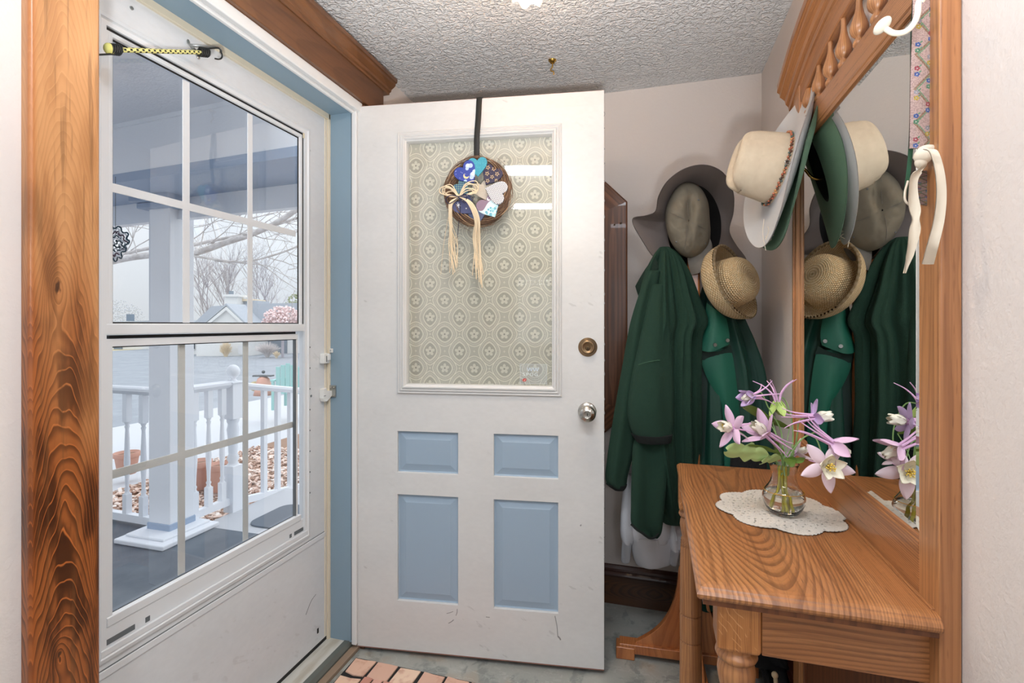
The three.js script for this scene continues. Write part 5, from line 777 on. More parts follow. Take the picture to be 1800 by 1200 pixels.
// dark green fleece jacket
{
  const t = thing('fleece_jacket', 'dark green fleece jacket hanging from the left peg of the coat rack', 'jacket', at(1150, 945, 1.76));
  part(t, 'body', loft([[434, 1160, 1176, 1.785, 0.012], [446, 1151, 1190, 1.78, 0.028], [475, 1138, 1205, 1.775, 0.044], [520, 1126, 1220, 1.77, 0.055], [563, 1116, 1234, 1.77, 0.062], [590, 1112, 1226, 1.77, 0.066], [640, 1106, 1225, 1.77, 0.072], [700, 1104, 1224, 1.77, 0.074], [770, 1108, 1224, 1.78, 0.07], [850, 1130, 1222, 1.79, 0.062], [890, 1148, 1214, 1.79, 0.052], [918, 1165, 1206, 1.795, 0.034]], { folds: [[7, 0.024, 0.4, 1.2], [4, 0.018, 2, -0.8], [11, 0.012, 1, 2.0, 0.6]], ramp: 0.25, fade: 0.2 }), M.fleece);
  part(t, 'collar', patch([[[1152, 452, 1.76], [1136, 472, 1.77], [1117, 503, 1.79]], [[1158, 470, 1.75], [1140, 495, 1.765], [1124, 524, 1.785]]], 10, 12, 0.006, 0.006), M.fleeceDark);
  part(t, 'sleeve', loft([[476, 1138, 1160, 1.745, 0.02], [520, 1122, 1152, 1.74, 0.028], [570, 1107, 1146, 1.735, 0.034], [640, 1094, 1138, 1.735, 0.036], [720, 1080, 1126, 1.745, 0.036], [790, 1069, 1114, 1.755, 0.034], [835, 1064, 1103, 1.76, 0.03], [850, 1067, 1101, 1.76, 0.026], [856, 1076, 1098, 1.76, 0.018]], { nu: 64, folds: [[3, 0.006, 0.3, 3], [6, 0.003, 1, 2]], slant: 0.0 }), M.fleece);
  part(t, 'sleeve_binding', loft([[850, 1065, 1102, 1.76, 0.028], [855, 1071, 1100.5, 1.76, 0.024], [861, 1080, 1097, 1.76, 0.015]], { nu: 48, nv: 12, ramp: 0.01 }), M.binding);
  const fr = part(t, 'sleeve', loft([[500, 1146, 1170, 1.725, 0.022], [550, 1134, 1172, 1.715, 0.032], [600, 1122, 1176, 1.705, 0.042], [660, 1109, 1180, 1.70, 0.048], [715, 1102, 1181, 1.70, 0.05], [745, 1105, 1180, 1.70, 0.048], [763, 1112, 1178, 1.70, 0.045], [771, 1118, 1177, 1.70, 0.042]], { nu: 72, folds: [[3, 0.005, 0.6, 2], [5, 0.003, 0, 1]] }), M.fleece);
  part(fr, 'seam', tube([at(1122, 641, 1.652), at(1135, 637, 1.650), at(1150, 634, 1.650), at(1160, 633, 1.655)], 0.0012, 16, 6), S({ color: rgb(58, 92, 70), roughness: 0.9 })); part(fr, 'cuff_binding', loft([[761, 1109, 1181, 1.70, 0.0515], [769, 1114, 1180, 1.70, 0.049], [777, 1120, 1178, 1.70, 0.042]], { nu: 56, nv: 10, ramp: 0.01 }), M.binding);
  const lw = part(t, 'hanging_panel', loft([[768, 1117, 1172, 1.715, 0.03], [790, 1114, 1170, 1.712, 0.033], [840, 1112, 1168, 1.71, 0.034], [890, 1111, 1164, 1.708, 0.032], [922, 1112, 1161, 1.706, 0.028], [936, 1128, 1158, 1.704, 0.022], [944, 1139, 1153, 1.702, 0.014]], { nu: 64, folds: [[2, 0.012, 1.2, 0.6], [3, 0.006, 0, 0.5]] }), M.fleece);
  part(lw, 'hem_binding', tube([at(1109, 921, 1.69), at(1122, 932, 1.675), at(1133, 939, 1.67), at(1141, 945.5, 1.668), at(1150, 945, 1.672), at(1157, 938, 1.685)], 0.0035, 24, 8), M.binding);
}
// light grey sweatshirt behind it
{
  const t = thing('sweatshirt', 'light grey sweatshirt hanging behind the green fleece jacket with its ribbed hem showing', 'sweatshirt', at(1145, 990, 1.86));
  part(t, 'body', loft([[520, 1140, 1200, 1.88, 0.02], [620, 1118, 1226, 1.88, 0.035], [720, 1106, 1240, 1.875, 0.042], [810, 1104, 1242, 1.87, 0.045], [880, 1097, 1215, 1.865, 0.046], [925, 1101, 1198, 1.86, 0.044], [944, 1107, 1190, 1.86, 0.041], [950, 1110, 1185, 1.86, 0.038]], { folds: [[5, 0.008, 0.2, 1.5], [8, 0.004, 1, 2]], fade: 0.12 }), M.sweat);
  part(t, 'ribbed_hem', loft([[938, 1104, 1193, 1.86, 0.0475], [950, 1107, 1189, 1.86, 0.047], [974, 1113, 1183, 1.86, 0.045], [988, 1118, 1178, 1.86, 0.041], [991, 1121, 1174, 1.86, 0.036]], { nv: 20, folds: [[4, 0.004, 0.2, 0.5]], slant: 0.003, ramp: 0.02 }), M.sweatRib);
  for (const rows of [[[830, 1098, 1120, 1.85, 0.02], [890, 1092, 1122, 1.845, 0.022], [930, 1090, 1114, 1.845, 0.022], [948, 1092, 1113, 1.845, 0.02], [955, 1095, 1111, 1.845, 0.017]], [[900, 1178, 1206, 1.83, 0.016], [935, 1178, 1200, 1.825, 0.018], [958, 1177, 1198, 1.825, 0.018], [968, 1180, 1197, 1.825, 0.014]]]) { const s = part(t, 'sleeve', loft(rows, { nu: 40, nv: 40, folds: [[3, 0.003, 0, 2]], slant: -0.002 }), M.sweat); const e = rows[rows.length - 1], k = rows === undefined ? 0 : (e[1] < 1150 ? 0 : 1); part(s, 'cuff', loft(k ? [[962, 1180, 1197, 1.825, 0.0155], [975, 1178, 1193, 1.825, 0.0155], [990, 1178, 1190, 1.825, 0.014], [993, 1180, 1188, 1.825, 0.01]] : [[950, 1094, 1111, 1.845, 0.018], [965, 1093, 1109, 1.845, 0.0175], [984, 1092, 1107, 1.845, 0.016], [988, 1094, 1104, 1.845, 0.012]], { nu: 32, nv: 16, ramp: 0.02 }), M.sweatRib); }
  part(t, 'drawstring', tube([at(1184, 905, 1.80), at(1187, 930, 1.80), at(1190, 950, 1.80)], 0.003, 8, 6), M.sweat);
}
// teal rain jacket
{
  const t = thing('rain_jacket', 'teal green rain jacket with a snapped collar flap hanging right of the rack column', 'jacket', at(1290, 900, 1.8));
  part(t, 'body', loft([[470, 1245, 1275, 1.84, 0.02], [520, 1234, 1290, 1.835, 0.03], [560, 1228, 1303, 1.83, 0.035], [600, 1226, 1320, 1.825, 0.038], [650, 1226, 1336, 1.815, 0.04], [710, 1224, 1346, 1.805, 0.04], [780, 1222, 1351, 1.795, 0.04], [860, 1222, 1352, 1.785, 0.04], [980, 1226, 1350, 1.775, 0.038], [1060, 1232, 1346, 1.77, 0.03], [1075, 1240, 1340, 1.77, 0.02]], { folds: [[6, 0.02, 0.4, 1], [4, 0.015, 1.5, -1], [9, 0.009, 0, 2, 0.7]] }), M.rain);
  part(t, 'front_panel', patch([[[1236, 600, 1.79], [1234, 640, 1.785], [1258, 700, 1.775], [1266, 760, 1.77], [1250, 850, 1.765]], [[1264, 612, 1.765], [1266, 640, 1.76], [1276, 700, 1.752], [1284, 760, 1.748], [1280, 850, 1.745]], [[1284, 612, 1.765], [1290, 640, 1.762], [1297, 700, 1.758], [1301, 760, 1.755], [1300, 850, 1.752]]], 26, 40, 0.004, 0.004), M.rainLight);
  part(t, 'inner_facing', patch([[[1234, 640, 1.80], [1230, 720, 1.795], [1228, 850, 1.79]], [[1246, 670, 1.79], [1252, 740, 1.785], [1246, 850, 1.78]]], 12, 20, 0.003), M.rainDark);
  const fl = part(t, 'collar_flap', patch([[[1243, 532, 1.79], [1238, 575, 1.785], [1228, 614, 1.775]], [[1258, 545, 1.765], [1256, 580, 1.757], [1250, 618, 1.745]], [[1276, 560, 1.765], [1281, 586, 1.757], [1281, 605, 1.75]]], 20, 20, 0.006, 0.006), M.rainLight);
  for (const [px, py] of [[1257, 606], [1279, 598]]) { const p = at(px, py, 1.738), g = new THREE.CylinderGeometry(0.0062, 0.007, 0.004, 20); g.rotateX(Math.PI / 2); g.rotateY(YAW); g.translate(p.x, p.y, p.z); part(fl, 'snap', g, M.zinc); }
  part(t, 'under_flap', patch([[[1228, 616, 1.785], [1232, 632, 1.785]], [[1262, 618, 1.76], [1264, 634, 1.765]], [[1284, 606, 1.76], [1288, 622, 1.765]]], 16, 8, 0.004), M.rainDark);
}
// black coat low in the corner
{
  const t = thing('black_coat', 'black coat hanging low in the shade behind the table, by the corner', 'coat', at(1340, 1215, 1.6));
  part(t, 'body', loft([[800, 1285, 1345, 1.70, 0.03], [900, 1280, 1352, 1.68, 0.04], [1020, 1272, 1358, 1.66, 0.05], [1090, 1268, 1366, 1.64, 0.055], [1130, 1266, 1376, 1.62, 0.058], [1150, 1278, 1384, 1.615, 0.058], [1160, 1330, 1388, 1.61, 0.05], [1185, 1342, 1396, 1.60, 0.05], [1215, 1350, 1400, 1.60, 0.045]], { folds: [[7, 0.008, 0, 2], [11, 0.004, 1, 3]] }), M.black);
  const k = thing('walking_stick', 'pale wooden knob of a stick leaning below the table', 'stick', at(1364, 1232, 1.5)); part(k, 'knob', ball(at(1362, 1186, 1.5), 0.0095, 1, 1.05, 1), S({ color: rgb(206, 186, 150), roughness: 0.5 })); part(k, 'shaft', tube([at(1363, 1190, 1.5), at(1364, 1205, 1.5), V(at(1364, 1210, 1.5).x, 0.0, -at(1364, 1210, 1.5).z)], 0.006, 10, 10), S({ color: rgb(200, 180, 146), roughness: 0.5 }));
}
// floppy grey hat, cap
{
  const t = thing('floppy_hat', 'wide floppy grey-brown felt hat hung with its hollow side facing out on the coat rack', 'hat', at(1215, 470, 1.8));
  const O = [[1112, 385, 1.77], [1136, 379, 1.735], [1152, 372, 1.715], [1158, 345, 1.695], [1174, 318, 1.675], [1203, 297, 1.665], [1238, 290, 1.665], [1270, 303, 1.69], [1288, 336, 1.73], [1289, 372, 1.79], [1282, 405, 1.83], [1294, 430, 1.86], [1311, 457, 1.87], [1276, 452, 1.87], [1240, 472, 1.87], [1195, 476, 1.85], [1154, 456, 1.81], [1130, 424, 1.79]];
  const outer = new THREE.CatmullRomCurve3(O.map((p) => at(...p)), true, 'centripetal'), N = O.length;
  const ang = O.map(([x, y]) => Math.atan2(-(y - 395) / 1.4, x - 1218)); const inner = new THREE.CatmullRomCurve3(ang.map((a) => at(1220 + Math.cos(a) * 48, 398 - Math.sin(a) * 74, 1.83)), true, 'centripetal'), mid = new THREE.CatmullRomCurve3(O.map(([x, y, z], i) => { const a = ang[i]; return at(lerp(x, 1220 + Math.cos(a) * 48, 0.5), lerp(y, 398 - Math.sin(a) * 74, 0.5), lerp(z, 1.83, 0.5) + 0.012); }), true, 'centripetal');
  part(t, 'brim', sheet((u, v) => { const a = outer.getPoint(u % 1), b = mid.getPoint(u % 1), c = inner.getPoint(u % 1); return a.multiplyScalar((1 - v) * (1 - v)).addScaledVector(b, 2 * v * (1 - v)).addScaledVector(c, v * v); }, 120, 20, { closed: true, thick: 0.004, su: 2, sv: 0.4 }), M.felt);
  part(t, 'crown', sheet((u, v) => { const c = inner.getPoint(u % 1), m = at(1220, 398, 1.83), k = Math.cos(v * Math.PI / 2); return m.clone().addScaledVector(c.sub(m), Math.pow(k, 0.6)).addScaledVector(AHEAD, 0.125 * Math.sin(v * Math.PI / 2)); }, 72, 20, { closed: true, thick: 0.003 }), M.feltShaded);
  part(t, 'label_patch', patch([[[1212, 322, 1.83], [1213, 330, 1.83]], [[1228, 326, 1.82], [1229, 336, 1.82]]], 4, 4, 0.002), S({ color: rgb(150, 66, 46), roughness: 0.8 }), 'small red-brown patch');
  const c = thing('baseball_cap', 'olive grey baseball cap hung bill down in front of the floppy hat', 'cap', at(1210, 482, 1.75));
  const E = [[1207, 321], [1228, 328], [1243, 352], [1247, 385], [1248, 412], [1244, 432], [1230, 448], [1214, 453], [1196, 446], [1180, 425], [1171, 395], [1171, 368], [1180, 345], [1192, 328]], ec = new THREE.CatmullRomCurve3(E.map(([x, y]) => new THREE.Vector3(x, y, 0)), true, 'centripetal');
  const dome = (u, v, lift = 0) => { const e = ec.getPoint(u % 1), r = Math.sin(v * Math.PI / 2), x = lerp(1210, e.x, r), y = lerp(388, e.y, r), dent = 0.03 * Math.exp(-(((x - 1214) / 9) ** 2) - (((y - 368) / 30) ** 2)) + 0.008 * Math.exp(-(((x - 1232) / 12) ** 2) - (((y - 410) / 18) ** 2)) - 0.006 * Math.exp(-(((x - 1190) / 14) ** 2) - (((y - 372) / 14) ** 2)); return at(x, y, 1.785 - (0.098 + lift) * Math.cos(v * Math.PI / 2) ** 0.8 + dent + 0.013 * (fbm(x / 13, y / 15, 3) - 0.5)); };
  const dm = part(c, 'dome', sheet((u, v) => dome(u, 1 - v * 0.985), 84, 30, { closed: true, thick: 0.003, su: 1, sv: 0.3 }), M.cap);
  for (const u of [0.0, 0.27, 0.55, 0.78]) part(dm, 'seam', tube([0.1, 0.3, 0.5, 0.7, 0.88, 0.99].map((v) => dome(u, v, 0.003)), 0.0009, 24, 5), M.capBill);
  for (const [u, v] of [[0.62, 0.62], [0.36, 0.7], [0.1, 0.5]]) part(dm, 'eyelet', ball(dome(u, v, 0.003), 0.0032), M.darkGap);
  part(c, 'bill', patch([[[1208, 449, 1.775], [1211, 466, 1.765], [1216, 483, 1.76]], [[1226, 449, 1.755], [1229, 464, 1.735], [1232, 478, 1.73]], [[1240, 436, 1.755], [1246, 450, 1.735], [1247, 460, 1.735]], [[1246, 414, 1.775], [1250, 426, 1.76], [1252, 438, 1.755]]], 24, 12, 0.004), M.capBill);
}
// generic hat in its own axes: profile [r, y] from crown top to brim edge
function hatPiece(prof, v0, v1, shape, origin, Y, Z, opt = {}) {
  const c = new THREE.CatmullRomCurve3(prof.map(([r, y]) => new THREE.Vector3(r, y, 0)), false, 'centripetal'), X = new THREE.Vector3().crossVectors(Y, Z).normalize(); Z = new THREE.Vector3().crossVectors(X, Y);
  return sheet((u, v) => { const q = c.getPoint(lerp(v0, v1, v)), a = u * Math.PI * 2, p = shape(q.x * Math.cos(a), q.y, q.x * Math.sin(a), q.x); return origin.clone().addScaledVector(X, p[0]).addScaledVector(Y, p[1]).addScaledVector(Z, p[2]); }, 96, opt.nv || 30, { closed: true, thick: opt.thick || 0.003, su: 1, sv: opt.sv || 0.5 });
}
{
  // woven straw bucket hat
  const Y = RIGHT.clone().multiplyScalar(0.48).addScaledVector(UP, 0.26).addScaledVector(TOWARD, 0.9).normalize(), Z = RIGHT.clone().multiplyScalar(0.36).addScaledVector(UP, -0.93).normalize(), o = at(1275, 501, 1.73);
  const t = thing('straw_hat', 'woven straw bucket hat with a rolled brim hanging right of the rack column', 'hat', at(1300, 572, 1.72));
  const P = [[0.002, 0.1], [0.038, 0.099], [0.062, 0.09], [0.075, 0.072], [0.081, 0.04], [0.085, 0.008], [0.093, -0.012], [0.108, -0.018], [0.122, -0.008], [0.13, 0.014], [0.133, 0.034]];
  const shp = (x, y, z, r) => [x * 0.86, y + (r > 0.1 ? -0.2 * x * (r - 0.1) / 0.035 + 0.12 * Math.max(0, z) * (r - 0.1) / 0.035 : 0), z * 1.0];
  const cr = part(t, 'crown', hatPiece(P, 0, 0.62, shp, o, Y, Z, { thick: 0.005 }), M.straw); part(t, 'brim', hatPiece(P, 0.62, 1, shp, o, Y, Z, { thick: 0.006, nv: 20, sv: 0.35 }), M.straw);
  const X = new THREE.Vector3().crossVectors(Y, Z).normalize(), edge = []; for (let i = 0; i <= 64; i++) { const a = i / 64 * 6.2832, p = shp(0.133 * Math.cos(a), 0.035, 0.133 * Math.sin(a), 0.133); edge.push(o.clone().addScaledVector(X, p[0]).addScaledVector(Y, p[1]).addScaledVector(Z, p[2])); } part(t, 'rolled_edge', tube(edge, (u) => 0.0042 + 0.0007 * Math.sin(u * 500), 200, 8, { cap: false }), M.straw);
}
{
  // western straw hat nested over a green felt hat
  const Y = RIGHT.clone().multiplyScalar(-0.94).addScaledVector(UP, 0.27).addScaledVector(TOWARD, -0.13).normalize(), Z = RIGHT.clone().multiplyScalar(-0.28).addScaledVector(UP, -0.96).normalize(), o = at(1376, 299, 1.40);
  const brim = (x, y, z, r) => { const k = Math.max(0, r - 0.095) / 0.1; return [x * lerp(0.78, 0.95, Math.min(1, k * 1.6)), y + k * 0.13 * (x * x) / (0.15 * 0.15) * 0.2 - k * 0.012 + 0.05 * k * Math.max(0, -z - 0.1), z * (r > 0.097 ? lerp(1.1, 1.17, Math.min(1, k)) : 1.1)]; };
  const P = [[0.002, 0.128], [0.03, 0.131], [0.056, 0.136], [0.07, 0.13], [0.078, 0.112], [0.083, 0.08], [0.088, 0.04], [0.091, 0.012], [0.096, 0.002], [0.112, 0.0], [0.14, 0.0], [0.17, 0.003], [0.192, 0.006]];
  const crown = (x, y, z, r) => { const b = brim(x, y, z, r); if (y > 0.1) b[1] -= 0.02 * Math.exp(-((x / 0.025) ** 2)); const f = Math.exp(-(((z + 0.05) / 0.035) ** 2)) * sstep(0.02, 0.1, y) * 0.16; b[0] *= 1 - f; return b; };
  const t = thing('western_hat', 'pale straw western hat with a beaded band on the far hall tree hook', 'hat', at(1345, 435, 1.42));
  part(t, 'crown', hatPiece(P, 0, 0.62, crown, o, Y, Z, { nv: 40 }), M.strawFine); part(t, 'brim', hatPiece(P, 0.62, 1, crown, o, Y, Z, { nv: 16, thick: 0.0035 }), M.brimGrey);
  const X = new THREE.Vector3().crossVectors(Y, Z).normalize(), onHat = (r, y, a, off = 0) => { const p = crown(r * Math.cos(a) * (1 + off), y, r * Math.sin(a) * (1 + off), r); return o.clone().addScaledVector(X, p[0]).addScaledVector(Y, p[1]).addScaledVector(Z, p[2]); };
  reseed(12); const bc = [rgb(176, 96, 66), rgb(112, 70, 48), rgb(206, 150, 96), rgb(72, 62, 56), rgb(190, 116, 84), rgb(88, 104, 96)].map((c) => S({ color: c, roughness: 0.4 }));
  const band = part(t, 'hat_band', (() => { const pts = []; for (let i = 0; i <= 60; i++) pts.push(onHat(0.0925, 0.016, i / 60 * 6.2832, 0.02)); return tube(pts, 0.0022, 120, 6, { cap: false }); })(), S({ color: rgb(96, 66, 48), roughness: 0.8 }));
  for (let i = 0; i < 110; i++) { const p = onHat(0.0925, 0.016 + (i % 2 ? 0.0022 : -0.0018), i / 110 * 6.2832, 0.032), g = new THREE.SphereGeometry(rr(0.0026, 0.004), 8, 6); g.scale(rr(0.8, 1.2), 1, 1); g.translate(p.x, p.y, p.z); part(band, 'bead', g, bc[Math.floor(rnd() * 6)]); }
  let best = null, bd = 1e9; for (let i = 0; i < 300; i++) { const p = onHat(0.0925, 0.016, i / 300 * 6.2832, 0.05), xc = p.dot(RIGHT), zc = -p.x * SA - p.z * CA, px = 900 + F * xc / zc, py = 570 - F * (p.y - EYE) / zc; const dd = Math.hypot(px - 1360, py - 277) + (zc > 1.4 ? 200 : 0); if (dd < bd) { bd = dd; best = p; } }
  const rg = new THREE.TorusGeometry(0.0065, 0.0014, 8, 24); rg.rotateY(YAW); rg.translate(best.x, best.y, best.z); part(band, 'ring', rg, M.steel);
  for (const [a, b, c2] of [[[1343, 385], [1341, 410], [1346, 440]], [[1345, 420], [1352, 412], [1360, 414]], [[1346, 422], [1351, 405], [1350, 398]], [[1345, 415], [1356, 420], [1350, 425]]]) part(t, 'loose_thread', tube([at(...a, 1.385), at(...b, 1.38), at(...c2, 1.38)], 0.0008, 14, 5), M.tie);
  const g = thing('green_felt_hat', 'sage green felt hat tucked under the straw western hat', 'hat', at(1350, 438, 1.42));
  const o2 = o.clone().addScaledVector(Y, -0.009), P2 = [[0.002, 0.1], [0.04, 0.102], [0.06, 0.098], [0.072, 0.08], [0.079, 0.04], [0.083, 0.01], [0.089, -0.002], [0.112, -0.004], [0.14, -0.005], [0.17, -0.004], [0.192, -0.002]], b2 = (x, y, z, r) => { const p = brim(x, y, z, r), k = Math.max(0, r - 0.095) / 0.1; p[1] -= k * 0.07 * Math.max(0, z); return p; };
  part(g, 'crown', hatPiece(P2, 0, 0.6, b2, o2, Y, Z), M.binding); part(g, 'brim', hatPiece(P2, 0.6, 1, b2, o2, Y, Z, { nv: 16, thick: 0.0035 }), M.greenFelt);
}

// ---------- doily, vase and columbines ----------
{
  const c = V(0.27, 0.8105, 1.238), holes = canvasTex(512, 512, (x) => { x.fillStyle = '#fff'; x.fillRect(0, 0, 512, 512); x.fillStyle = '#000'; reseed(8); for (let ring = 0; ring < 9; ring++) { const R = 58 + ring * 19, n = Math.round(R * 0.2); for (let i = 0; i < n; i++) { if (rnd() < 0.28) continue; const a = i / n * 6.283 + ring * 0.3 + rr(-0.05, 0.05); x.save(); x.translate(256 + Math.cos(a) * R, 256 + Math.sin(a) * R); x.rotate(a + (ring % 2 ? 0.6 : -0.5)); x.beginPath(); x.ellipse(0, 0, rr(2.2, 6), rr(1.8, 3.8), 0, 0, 6.3); x.fill(); x.restore(); } } }, { srgb: false });
  M.doily.alphaMap = holes; M.doily.transparent = true;
  const t = thing('doily', 'cream crocheted doily with a scalloped edge under the vase on the table', 'doily', c);
  const R = (a) => 0.118 * (1 + 0.13 * Math.pow(Math.abs(Math.cos(a * 4 + 0.5)), 0.7)) + 0.0016 * Math.sin(a * 96);
  const g = sheet((u, v) => { const a = u * 6.28319, r = R(a) * v; return new THREE.Vector3(c.x + Math.cos(a) * r, c.y + 0.0016 + 0.0009 * Math.sin(a * 7 + 1) * v * v, c.z + Math.sin(a) * r); }, 384, 16, { closed: true, thick: 0.0018 });
  const p = g.attributes.position, uv = g.attributes.uv; for (let i = 0; i < p.count; i++) uv.setXY(i, 0.5 + (p.getX(i) - c.x) / 0.28, 0.5 + (p.getZ(i) - c.z) / 0.28);
  part(t, 'lace_disc', g, M.doily);
}
const VC = V(0.274, 0.8145, 1.213);
{
  const t = thing('glass_vase', 'small clear glass vase with a rounded belly, half full of water, on the doily', 'vase', VC), y = VC.y;
  const out = [[0, 0], [0.024, 0], [0.029, 0.003], [0.037, 0.014], [0.0425, 0.028], [0.0428, 0.038], [0.039, 0.05], [0.032, 0.06], [0.0265, 0.07], [0.0245, 0.08], [0.0252, 0.092], [0.028, 0.103], [0.0305, 0.111]], inn = [[0.029, 0.111], [0.0265, 0.102], [0.0238, 0.092], [0.023, 0.08], [0.025, 0.07], [0.0305, 0.0595], [0.0375, 0.0495], [0.0412, 0.038], [0.041, 0.028], [0.0355, 0.0155], [0.027, 0.0065], [0, 0.006]];
  const gs = lathe([...out, ...inn].map(([r, h]) => [r, h + y]), VC.x, 0, VC.z, 56); gs.computeVertexNormals(); part(t, 'glass', gs, M.vaseGlass);
  const w = lathe([[0, 0.0065], [0.0268, 0.007], [0.0352, 0.016], [0.0407, 0.0283], [0.0409, 0.038], [0.0386, 0.046], [0, 0.046]].map(([r, h]) => [r, h + y]), VC.x, 0, VC.z, 56); w.computeVertexNormals(); part(t, 'water', w, M.water);
  part(t, 'water_glint', (() => { const g = new THREE.TorusGeometry(0.0397, 0.0007, 8, 72); g.rotateX(Math.PI / 2); g.translate(VC.x, y + 0.0505, VC.z); return g; })(), S({ color: rgb(214, 160, 50), metalness: 0.6, roughness: 0.35 }));  // yellow reflection at the water level, added as a coloured ring
}
function petal(L, W, { bend = 0.2, cup = 0.3, tip = 1, nv = 14, wave = 0 } = {}) {   // along +Y from the origin, opening towards +Z
  return sheet((u, v) => { const s = (u - 0.5) * 2, w = W * Math.pow(Math.sin(Math.PI * Math.min(1, Math.pow(v, tip) * 0.96 + 0.04)), 0.75), y = v * L; return new THREE.Vector3(s * w, y, bend * L * v * v + cup * W * s * s * (1 - 0.4 * v) + wave * Math.sin(v * 9 + s * 2)); }, 8, nv, { thick: 0.0007 });
}
const stemTo = (pts, r = 0.0014, wet) => tube(pts, (u) => r * (1.15 - 0.25 * u), 40, 7);
function columbine(label, c, dir, size, o = {}) {
  const { open = 1.2, petalOpen = 0.45, spur = 0.04, sepal = M.petalPink, inner = M.petalWhite, spurMat = M.spur, roll = 0, sepals = 5, sl = 0.042, pl = 0.029, stem, stamens = true, spread = 0.35 } = o;
  const t = thing('columbine', label, 'flower', c, 0, 'columbines in the glass vase'); delete t.userData.group;
  const q = new THREE.Quaternion().setFromUnitVectors(UP, dir.clone().normalize()), fix = (g) => { g.rotateY(roll); g.scale(size, size, size); g.applyQuaternion(q); g.translate(c.x, c.y, c.z); return g; };
  for (let k = 0; k < 5; k++) {
    const a = k / 5 * 6.2832;
    if (k < sepals) { const g = petal(sl, 0.0105, { bend: 0.12, cup: 0.35, tip: 0.85 }); g.rotateX(open); g.translate(0, 0.001, 0.003); g.rotateY(a); part(t, 'sepal', fix(g), sepal); }
    const h = petal(pl, 0.0098, { bend: -0.22, cup: -0.5, tip: 0.7 }); h.rotateX(petalOpen); h.translate(0, 0.002, 0.003); h.rotateY(a + 0.628); part(t, 'petal', fix(h), inner);
    if (spur) { const b = a + 0.628, s = tube([[0.004, 0.004], [0.0055 + 0.1 * spread * spur, -spur * 0.3], [0.005 + 0.5 * spread * spur, -spur * 0.72], [0.005 + spread * spur, -spur]].map(([r, y]) => new THREE.Vector3(Math.sin(b) * r, y, Math.cos(b) * r)), (u) => 0.0026 * (1 - 0.72 * u), 14, 7); part(t, 'spur', fix(s), spurMat); }
  }
  if (stamens) { const list = []; for (let i = 0; i < 18; i++) { const a = i * 2.4, r = 0.0045 * Math.sqrt(i / 18), p0 = new THREE.Vector3(Math.cos(a) * r * 0.5, 0.002, Math.sin(a) * r * 0.5), p1 = new THREE.Vector3(Math.cos(a) * r * 1.6, 0.017 + 0.004 * Math.cos(i * 1.7), Math.sin(a) * r * 1.6); list.push(tube([p0, p1], 0.0005, 2, 5)); list.push(ball(p1, 0.0013, 1, 1.5, 1, 7, 5)); } const s = part(t, 'stamens', fix(join(list)), M.stamen); s.userData.kind = 'stuff'; }
  if (stem) part(t, 'stem', stemTo(stem), M.stem);
  return t;
}
